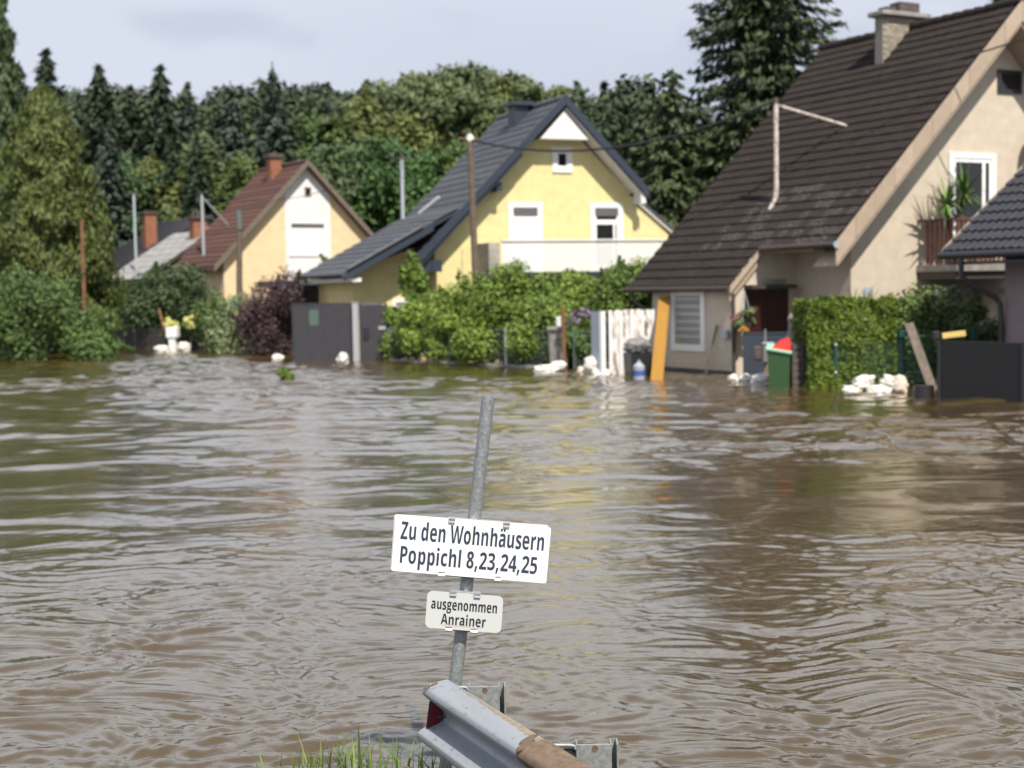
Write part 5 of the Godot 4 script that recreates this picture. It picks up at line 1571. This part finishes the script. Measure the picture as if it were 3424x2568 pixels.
	for k in int(dl / 0.19):
		part("slat", sbm, M.gate_frame if k % 7 < 3 and k < 22 else M.dark_board if M.has("dark_board") else mat("dark_board", L(0.06, 0.055, 0.055), 0.8), df, Transform3D(Basis(), Vector3(k * 0.19, r.randf_range(-0.01, 0.01), 0)))
	bx("rail", Vector3(0, 0.68, -0.06), Vector3(dl, 0.76, -0.02), M.brown_trim, df)
	var ls := thing("letterbox_stand", "white letterbox on a white pillar before the dark fence", "letterbox", Vector3(-14.0, 0, -58.9), -10.0)
	bx("pillar", Vector3(-0.15, -0.5, -0.15), Vector3(0.15, 0.5, 0.15), M.white_paint, ls, 0.02)
	bx("box", Vector3(-0.24, 0.56, -0.18), Vector3(0.24, 1.0, 0.18), M.white_paint, ls, 0.02)
	bx("tray", Vector3(-0.2, 0.5, -0.16), Vector3(0.2, 0.56, 0.16), M.box_grey, ls)
	sandbag("white sandbag slumped left of the white letterbox pillar", "", Vector3(-14.35, 0.0, -58.4), 165, Vector3(0.3, 0.16, 0.22), 15, M.sack_white)
	sandbag("white sandbag heaped right of the white letterbox pillar", "", Vector3(-13.45, 0.02, -58.4), 20, Vector3(0.25, 0.22, 0.2), 16, M.sack_white)
	tag(tb("leaning_stake", [Vector3(-14.35, 0.2, -59.6), Vector3(-14.75, 1.75, -59.7)], [0.07], M.rust_wood, self), "short reddish stake leaning beside the white letterbox", "stake")
	var mp := thing("marker_post", "white roadside marker post with a red top", "marker post", Vector3(-19.3, 0, -65.6))
	tb("post", [Vector3(0, -0.6, 0), Vector3(0, 0.95, 0)], [0.13], M.white_paint, mp, 10)
	tb("red_top", [Vector3(0, 0.95, 0), Vector3(0, 1.3, 0)], [0.15, 0.13], M.red_cloth, mp, 10)

func poles_and_cables() -> void:
	var p1 := thing("utility_pole", "slim dark wooden pole with a white insulator before the yellow house", "pole", Vector3(-1.12, 0, -45.0))
	tb("shaft", [Vector3(0.1, -0.8, 0), Vector3(-0.06, 6.95, 0)], [0.125, 0.10], M.weathered_wood, p1, 10)
	tb("insulator", [Vector3(-0.06, 6.95, 0), Vector3(-0.06, 7.02, 0), Vector3(-0.06, 7.12, 0), Vector3(-0.06, 7.2, 0)], [0.06, 0.14, 0.12, 0.03], M.insulator, p1, 10)
	tb("cross_arm", [Vector3(-0.45, 7.05, 0), Vector3(0.2, 7.0, 0)], [0.03], M.rust_wood, p1, 6)
	var p2 := thing("utility_pole", "dark wooden pole in front of the peach wall", "pole", Vector3(-11.4, 0, -60.0))
	tb("shaft", [Vector3(-0.1, -0.8, 0), Vector3(0.1, 5.8, 0)], [0.14, 0.12], M.weathered_wood, p2, 10)
	bx("pole_cap", Vector3(0.02, 5.0, 0.08), Vector3(0.2, 5.8, 0.16), M.grey_wire, p2)
	var p3 := thing("utility_pole", "reddish-brown wooden pole in front of the golden thuja", "pole", Vector3(-16.6, 0, -55.5))
	tb("shaft", [Vector3(-0.02, -0.8, 0), Vector3(0.02, 5.3, 0)], [0.09, 0.075], M.rust_wood, p3, 10)
	var b := Transform3D(Basis(Vector3(0, 1, 0), deg_to_rad(28.0)), Vector3(3.3, 0, -40))
	var y: Transform3D = get_node("yellow_house").transform
	var p := Transform3D(Basis(Vector3(0, 1, 0), deg_to_rad(33.0)), Vector3(-10.0, 0, -70.4))
	var mb := b * Vector3(2.14, 7.1, 3.91)
	var my := y * Vector3(-3.85, 7.05, -5.0)
	var mp := p * Vector3(-4.35, 7.25, -2.53)
	cable("thick dark cable from the wooden pole to the rusty mast on the brown roof", [Vector3(-1.18, 7.0, -45.0), mb], 0.035, 0.75)
	cable("dark cable running past the brick chimney from the rusty mast", [mb, Vector3(14.5, 8.7, -33.0)], 0.022, 0.25)
	cable("thin cable between the dark wooden pole and the mast on the yellow house", [my, Vector3(-1.18, 7.0, -45.0)], 0.014, 0.2)
	cable("thin cable between the masts of the peach and the yellow house", [mp, my], 0.014, 0.9)
	cable("thin cable from the peach house to the mast on the pale sheet roof", [Vector3(-20.2, 7.9, -80.0), mp], 0.014, 0.5)

# ------------------------------------------------------------------ foreground
func rounded(w: float, h: float, rad: float, k := 6) -> PackedVector2Array:
	var p := PackedVector2Array()
	for c in 4:
		var o := Vector2((w / 2 - rad) * (1 if c == 0 or c == 3 else -1), (h / 2 - rad) * (1 if c < 2 else -1))
		for i in k + 1:
			var g := PI / 2 * (c + float(i) / k)
			p.append(o + Vector2(cos(g), sin(g)) * rad)
	return p

func letters(parent: Node, text: String, width: float, cap: float, at: Vector3, m: Material, bold := 0.0, lean := 0.0) -> void:
	var t := TextMesh.new()
	t.text = text
	var f := SystemFont.new()
	f.font_names = PackedStringArray(["Droid Sans"])
	if bold > 0.0:
		f.font_weight = 700
	t.font = f
	t.font_size = 64
	t.pixel_size = 0.01
	t.depth = 0.0
	t.horizontal_alignment = HORIZONTAL_ALIGNMENT_CENTER
	t.vertical_alignment = VERTICAL_ALIGNMENT_CENTER
	t.curve_step = 0.5
	var bb := t.get_aabb()
	var sx := width / bb.size.x
	var sy := cap / (0.714 * 0.64)
	part("lettering", t, m, parent, Transform3D(Basis(Vector3(sx, 0, 0), Vector3(lean * sy, sy, 0), Vector3(0, 0, 1)), at - Vector3((bb.position.x + bb.size.x / 2) * sx, 0, 0)))

func clip_mesh(w: float) -> ArrayMesh:                                # bent clip hooked round the edge of a sign plate
	var b := MB.new()
	var prof := [Vector2(-0.006, 0.012), Vector2(0.007, 0.012), Vector2(0.012, 0.008), Vector2(0.012, 0.002), Vector2(0.0085, -0.004), Vector2(0.010, -0.012), Vector2(0.006, -0.013)]
	for i in prof.size() - 1:
		var p: Vector2 = prof[i]
		var q: Vector2 = prof[i + 1]
		for s in 2:
			var o := 0.0 if s == 0 else -0.0016
			var a := Vector3(-w / 2, p.y + o, p.x + o)
			var c := Vector3(w / 2, p.y + o, p.x + o)
			var d := Vector3(w / 2, q.y + o, q.x + o)
			var e := Vector3(-w / 2, q.y + o, q.x + o)
			if s == 0:
				b.quad(a, e, d, c)
			else:
				b.quad(a, c, d, e)
	return b.mesh()

func road_sign() -> void:
	# leaning zinc pole
	var top := Vector3(-0.109, 1.811, -6.5)
	var low := Vector3(-0.29, 0.47, -6.5)
	var dirn := (top - low).normalized()
	var foot := low - dirn * 1.05
	var sg := thing("sign_pole", "leaning galvanised tube that carries two white signs", "sign post", foot)
	var b := MB.new()
	var n := 28
	var y := dirn
	var x := Vector3(y.y, -y.x, 0).normalized()
	var z := x.cross(y)
	var len_ := (top - foot).length()
	for k in n:
		var g0 := TAU * k / n
		var g1 := TAU * (k + 1) / n
		var d0 := x * cos(g0) + z * sin(g0)
		var d1 := x * cos(g1) + z * sin(g1)
		b.squad(d1 * 0.0302, d0 * 0.0302, d0 * 0.0302 + y * len_, d1 * 0.0302 + y * len_, d1, d0, d0, d1)
		b.squad(d0 * 0.0272 + y * (len_ - 0.2), d1 * 0.0272 + y * (len_ - 0.2), d1 * 0.0272 + y * len_, d0 * 0.0272 + y * len_, -d0, -d1, -d1, -d0)
		b.quad(d0 * 0.0302 + y * len_, d0 * 0.0272 + y * len_, d1 * 0.0272 + y * len_, d1 * 0.0302 + y * len_)
	part("tube", b.mesh(), M.zinc_pole, sg)
	# upper sign: centre, tilted in its plane
	var s1 := thing("place_sign", "long white sign reading Zu den Wohnhäusern Poppichl 8,23,24,25", "sign", Vector3(-0.2, 1.121, -6.425))
	s1.rotation = Vector3(-0.03, 0.02, -0.1055)
	var pb := MB.new()
	pb.prism(rounded(0.711, 0.258, 0.010), -0.002, 0.0)
	part("plate", pb.mesh(), M.sign_white, s1)
	var kb := MB.new()
	kb.xf = Transform3D(Basis(Vector3(0, 0, 1), 0.012), Vector3(-0.008, 0.006, 0))
	kb.prism(rounded(0.705, 0.254, 0.010), -0.0145, -0.0125)
	part("back_plate", kb.mesh(), M.sign_back, s1)
	letters(s1, "Zu den Wohnhäusern", 0.655, 0.0800, Vector3(0.002, 0.0585, 0.0012), M.letter_navy, 1.0, 0.0)
	letters(s1, "Poppichl 8,23,24,25", 0.627, 0.0770, Vector3(-0.006, -0.052, 0.0012), M.letter_navy, 1.0, 0.0)
	var cm := clip_mesh(0.029)
	for q in [[-0.098, 1], [0.152, 1], [-0.124, -1], [0.132, -1]]:
		var o := Transform3D(Basis.IDENTITY if q[1] > 0 else Basis(Vector3(0, 0, 1), PI), Vector3(q[0], 0.127 * q[1], 0))
		part("clip", cm, M.clip_metal, s1, o)
	bx("mounting_bar", Vector3(-0.118, 0.108, -0.06), Vector3(0.175, 0.133, -0.0155), M.clip_metal, s1, 0.002)
	bx("mounting_bar", Vector3(-0.14, -0.136, -0.06), Vector3(0.15, -0.118, -0.0155), M.black_metal, s1, 0.002)
	# lower sign
	var s2 := thing("resident_sign", "small rounded white sign reading ausgenommen Anrainer", "sign", Vector3(-0.2375, 0.831, -6.425))
	s2.rotation = Vector3(-0.05, -0.03, -0.0895)
	var qb := MB.new()
	qb.prism(rounded(0.349, 0.170, 0.024), -0.002, 0.0)
	part("plate", qb.mesh(), M.sign_ivory, s2)
	letters(s2, "ausgenommen", 0.302, 0.0475, Vector3(-0.002, 0.0275, 0.0012), M.letter_black, 1.0, 0.0)
	letters(s2, "Anrainer", 0.206, 0.0475, Vector3(-0.001, -0.0405, 0.0012), M.letter_black, 1.0, 0.0)
	for q in [[-0.055, 1], [0.055, 1], [-0.064, -1], [0.052, -1]]:
		var o := Transform3D(Basis.IDENTITY if q[1] > 0 else Basis(Vector3(0, 0, 1), PI), Vector3(q[0], 0.084 * q[1], 0))
		part("clip", cm, M.clip_metal, s2, o)
	bx("mounting_bar", Vector3(-0.07, 0.068, -0.06), Vector3(0.07, 0.092, -0.0022), M.clip_metal, s2, 0.002)
	bx("mounting_bar", Vector3(-0.05, -0.09, -0.06), Vector3(0.038, -0.078, -0.0022), M.black_metal, s2, 0.002)
	# red scrawl under the second word
	var sc := MB.new()
	var r := rn(7)
	var prev := Vector3(-0.108, -0.062, 0.0013)
	for k in 90:
		var nx := Vector3(-0.108 + 0.2 * k / 90.0, -0.064 - 0.004 * k / 90.0 + r.randf_range(-0.0045, 0.0045), 0.0013)
		var w := Vector3(0, 0.0009, 0)
		sc.quad(prev - w, nx - w, nx + w, prev + w)
		prev = nx
	part("scrawl", sc.mesh(), M.scrawl_red, s2)

# W-shaped rail profile: x = behind the rail (the road side is -x), y = height; bottom to top
func rail_profile() -> PackedVector2Array:
	var key := [Vector2(0.0, 0.312), Vector2(0.014, 0.315), Vector2(0.066, 0.302), Vector2(0.112, 0.284), Vector2(0.125, 0.264), Vector2(0.116, 0.240), Vector2(0.040, 0.188), Vector2(0.024, 0.168), Vector2(0.024, 0.146), Vector2(0.040, 0.126), Vector2(0.112, 0.080), Vector2(0.122, 0.058), Vector2(0.112, 0.036), Vector2(0.066, 0.014), Vector2(0.014, 0.0), Vector2(0.0, 0.002)]
	key.reverse()
	var c := Curve2D.new()
	c.bake_interval = 0.006
	for i in key.size():
		var t: Vector2 = (key[mini(i + 1, key.size() - 1)] - key[maxi(i - 1, 0)]) / 6.0
		c.add_point(Vector2(-key[i].x, key[i].y), Vector2(t.x, -t.y), Vector2(-t.x, t.y))
	return c.get_baked_points()

func rail_mesh(p: PackedVector2Array, z0: float, z1: float, off: float, flare := 0.0) -> ArrayMesh:
	var b := MB.new()
	var nrm := []
	for i in p.size():
		var t := (p[mini(i + 1, p.size() - 1)] - p[maxi(i - 1, 0)]).normalized()
		nrm.append(Vector2(-t.y, t.x))
	var steps := 24
	for s in 2:
		var o := off if s == 0 else off - 0.0032
		for k in steps:
			var za := lerpf(z0, z1, float(k) / steps)
			var zb := lerpf(z0, z1, float(k + 1) / steps)
			var fa := flare * pow(maxf(0.0, 1.0 - (za - z0) / 0.3), 2.0)
			var fb := flare * pow(maxf(0.0, 1.0 - (zb - z0) / 0.3), 2.0)
			for i in p.size() - 1:
				var pa: Vector2 = p[i] + nrm[i] * o
				var pb: Vector2 = p[i + 1] + nrm[i + 1] * o
				var na := Vector3(nrm[i].x, nrm[i].y, 0)
				var nb := Vector3(nrm[i + 1].x, nrm[i + 1].y, 0)
				var A := Vector3(pa.x + fa, pa.y, za)
				var B := Vector3(pb.x + fa, pb.y, za)
				var C := Vector3(pb.x + fb, pb.y, zb)
				var D := Vector3(pa.x + fb, pa.y, zb)
				if s == 0:
					b.squad(A, D, C, B, na, na, nb, nb)
				else:
					b.squad(A, B, C, D, -na, -nb, -nb, -na)
	for i in p.size() - 1:                                            # cut edges
		for z in [z0, z1]:
			var A := Vector3(p[i].x + nrm[i].x * off + (flare if z == z0 else 0.0), p[i].y + nrm[i].y * off, z)
			var B := Vector3(p[i + 1].x + nrm[i + 1].x * off + (flare if z == z0 else 0.0), p[i + 1].y + nrm[i + 1].y * off, z)
			var C := B - Vector3(nrm[i + 1].x, nrm[i + 1].y, 0) * 0.0032
			var D := A - Vector3(nrm[i].x, nrm[i].y, 0) * 0.0032
			if z == z0:
				b.quad(A, B, C, D)
			else:
				b.quad(A, D, C, B)
	return b.mesh()

func crash_barrier() -> void:
	# local: z runs along the rail towards the camera, x behind the rail, the road side is -x
	var dirn := Vector3(0.427, 0, 0.904)
	var cb := thing("crash_barrier", "grey steel crash barrier ending below the leaning signs", "crash barrier", Vector3(-0.34, 0, -6.42))
	cb.transform = Transform3D(Basis(Vector3.UP.cross(dirn), Vector3.UP, dirn), Vector3(-0.34, 0, -6.42))
	var prof := rail_profile()
	var up := Transform3D(Basis(Vector3(0, 0, 1), -0.16), Vector3(-0.02, 0.204, 0))
	part("rail", rail_mesh(prof, 0.0, 1.25, 0.0, 0.0), M.rail_coat, cb, up)
	part("rail", rail_mesh(prof, 1.0, 4.2, 0.004, 0.0), M.rail_mud, cb, up)
	# dried mud along the back edge, uneven
	var f := FastNoiseLite.new()
	f.seed = 17
	f.frequency = 9.0
	var st := MB.new()
	st.xf = up.translated_local(Vector3(0, 0.0016, 0))
	for k in 60:
		var z0 := 0.16 + 0.84 * k / 60.0
		var z1 := 0.16 + 0.84 * (k + 1) / 60.0
		var w0 := clampf(0.030 * z0 + 0.014 * f.get_noise_1d(z0), 0.001, 0.06)
		var w1 := clampf(0.030 * z1 + 0.014 * f.get_noise_1d(z1), 0.001, 0.06)
		st.quad(Vector3(-0.014, 0.315, z0), Vector3(-0.014 - w0, 0.315 - w0 * 0.25, z0), Vector3(-0.014 - w1, 0.315 - w1 * 0.25, z1), Vector3(-0.014, 0.315, z1))
	part("mud_streak", st.mesh(), M.mud_film, cb)
	# red reflector held in the groove
	var rx := Transform3D(Basis(Vector3(0, 0, 1), -0.16) * Basis(Vector3(0, 1, 0), -0.2), Vector3(-0.055, 0.366, 0.03))
	var rb := MB.new()
	rb.xf = rx
	rb.bbox(Vector3(-0.036, -0.066, -0.004), Vector3(0.036, 0.066, 0.004), 0.002)
	var rf := part("reflector", rb.mesh(), M.black_plastic, cb)
	var rg := MB.new()
	rg.xf = rx
	for i in 5:
		for j in 10:
			rg.bbox(Vector3(-0.030 + i * 0.0118, -0.057 + j * 0.0115, 0.0042), Vector3(-0.030 + i * 0.0118 + 0.0108, -0.057 + j * 0.0115 + 0.0106, 0.0062), 0.0014)
	part("red_lens", rg.mesh(), M.reflector_red, rf)
	tb("reflector_bracket", [Vector3(-0.02, 0.366, 0.06), Vector3(-0.05, 0.366, 0.04)], [0.006], M.black_metal, cb, 6)
	# scraped mud clots at the rail end and the splice
	for a in [[0.272, 0.04, 0.010, 0.6], [0.290, 0.025, 0.008, 0.3], [0.30, 0.95, 0.02, 0.4], [0.285, 1.0, 0.022, 0.5]]:
		var mud := MB.new()
		var d: float = (0.312 - a[0]) * 2.4
		mud.xf = up * Transform3D(Basis(Vector3(0, 0, 1), 0.3) * Basis(Vector3(0, 1, 0), a[3]) * Basis.from_scale(Vector3(2.2, 1, 0.8)), Vector3(-0.03 - d, 0.311 - d * 0.25 + 0.001, a[1]))
		mud.lathe([Vector2(0, -0.003), Vector2(a[2] * 1.3, -0.002), Vector2(a[2], 0.003), Vector2(0, 0.004)], 9)
		part("mud_clot", mud.mesh(), M.mud_dark, cb)
	# posts: folded steel channels behind the rail, web square to the view across the water
	for q in [[0.192, 0.06, 0.477], [0.255, 1.0, 0.464]]:
		var po := node("post", cb, Transform3D(Basis(Vector3(0, 1, 0), -0.441), Vector3(q[0], 0.0, q[1])))
		var h: float = q[2]
		bx("web", Vector3(-0.085, -0.9, -0.003), Vector3(0.058, h, 0.003), M.zinc_post, po, 0.001)
		bx("flange", Vector3(0.0525, -0.9, -0.075), Vector3(0.058, h - 0.001, -0.0032), M.zinc_post, po)
		bx("flange", Vector3(-0.0855, -0.9, -0.075), Vector3(-0.0795, h - 0.001, -0.0032), M.zinc_post, po)
		bx("back", Vector3(0.0525, -0.9, -0.08), Vector3(0.086, h - 0.002, -0.0755), M.zinc_post, po)
		bx("lip", Vector3(0.078, -0.9, -0.0752), Vector3(0.086, h, 0.003), M.zinc_post, po, 0.001)
		var hole := MB.new()
		hole.lathe([Vector2(0, 0), Vector2(0.009, 0), Vector2(0.012, 0.002), Vector2(0.013, 0.0)], 12)
		part("bolt_hole", hole.mesh(), M.mud_dark, po, Transform3D(Basis(Vector3(1, 0, 0), PI / 2), Vector3(-0.01, h - 0.018, 0.0035)))
		bx("spacer", Vector3(-0.135, h - 0.18, -0.05), Vector3(-0.088, h - 0.02, -0.01), M.black_metal, po)
		tb("spacer_edge", [Vector3(-0.088, h - 0.02, -0.004), Vector3(-0.092, h - 0.008, -0.004), Vector3(-0.105, h - 0.004, -0.004), Vector3(-0.19, h - 0.002, -0.004)], [0.008], M.zinc_post, po, 8)

func bank_grass() -> void:
	# loose grass on the bank: single blades, bent, as one field
	var b := MB.new()
	var r := rn(3030)
	var tufts := [[-1.27, -6.78, 0.08, 8, 0.17], [-1.0, -6.75, 0.12, 20, 0.24], [-0.86, -6.72, 0.11, 34, 0.36], [-0.70, -6.7, 0.12, 34, 0.34], [-0.56, -6.68, 0.06, 7, 0.30], [-0.47, -6.62, 0.09, 22, 0.34], [-0.38, -6.5, 0.07, 14, 0.33], [-1.45, -6.75, 0.05, 3, 0.2]]
	for k in 160:
		tufts.append([r.randf_range(-3.2, -0.2), r.randf_range(-5.0, -4.2), 0.16, 22, 0.2])
	for t in tufts:
		for k in t[3]:
			var x: float = t[0] + r.randfn(0.0, t[2] * 0.6)
			var z: float = t[1] + r.randfn(0.0, 0.09)
			var ln: float = t[4] * r.randf_range(0.3, 0.72)
			var az := r.randf() * TAU
			var lean := r.randf_range(0.1, 0.9)
			var o := Vector3(cos(az), 0, sin(az))
			var s := Vector3(-sin(az), 0, cos(az)).lerp(Vector3(1, 0, 0), 0.4).normalized()
			var w := r.randf_range(0.0035, 0.0095)
			b.col = Color(0.06, 0.115, 0.016).lerp(Color(0.22, 0.29, 0.07), r.randf() * r.randf())
			var base := Vector3(x, -0.12 if z < -6.3 else 0.0, z)
			if z > -6.3:
				base.y = lerpf(-0.75, 0.62, smoothstep(-7.6, -4.0, z + 0.12 * x)) - 0.1
			var prev := base
			for q in 4:
				var u := (q + 1) / 4.0
				var p := base + Vector3(0, ln + 0.12, 0) * u * (1.0 - lean * 0.25 * u) + o * lean * ln * u * u * 0.8
				var w0 := w * (1.0 - pow((q) / 4.0, 2.0))
				var w1 := w * (1.0 - u * u)
				if q < 3:
					b.quad(prev - s * w0, prev + s * w0, p + s * w1, p - s * w1)
				else:
					b.tri(prev - s * w0, prev + s * w0, p)
				prev = p
	var g := part("grass", b.mesh(), M.grass_blade, self)
	tag(g, "blades of green grass at the edge of the flooded bank", "grass")
	stuff(g)
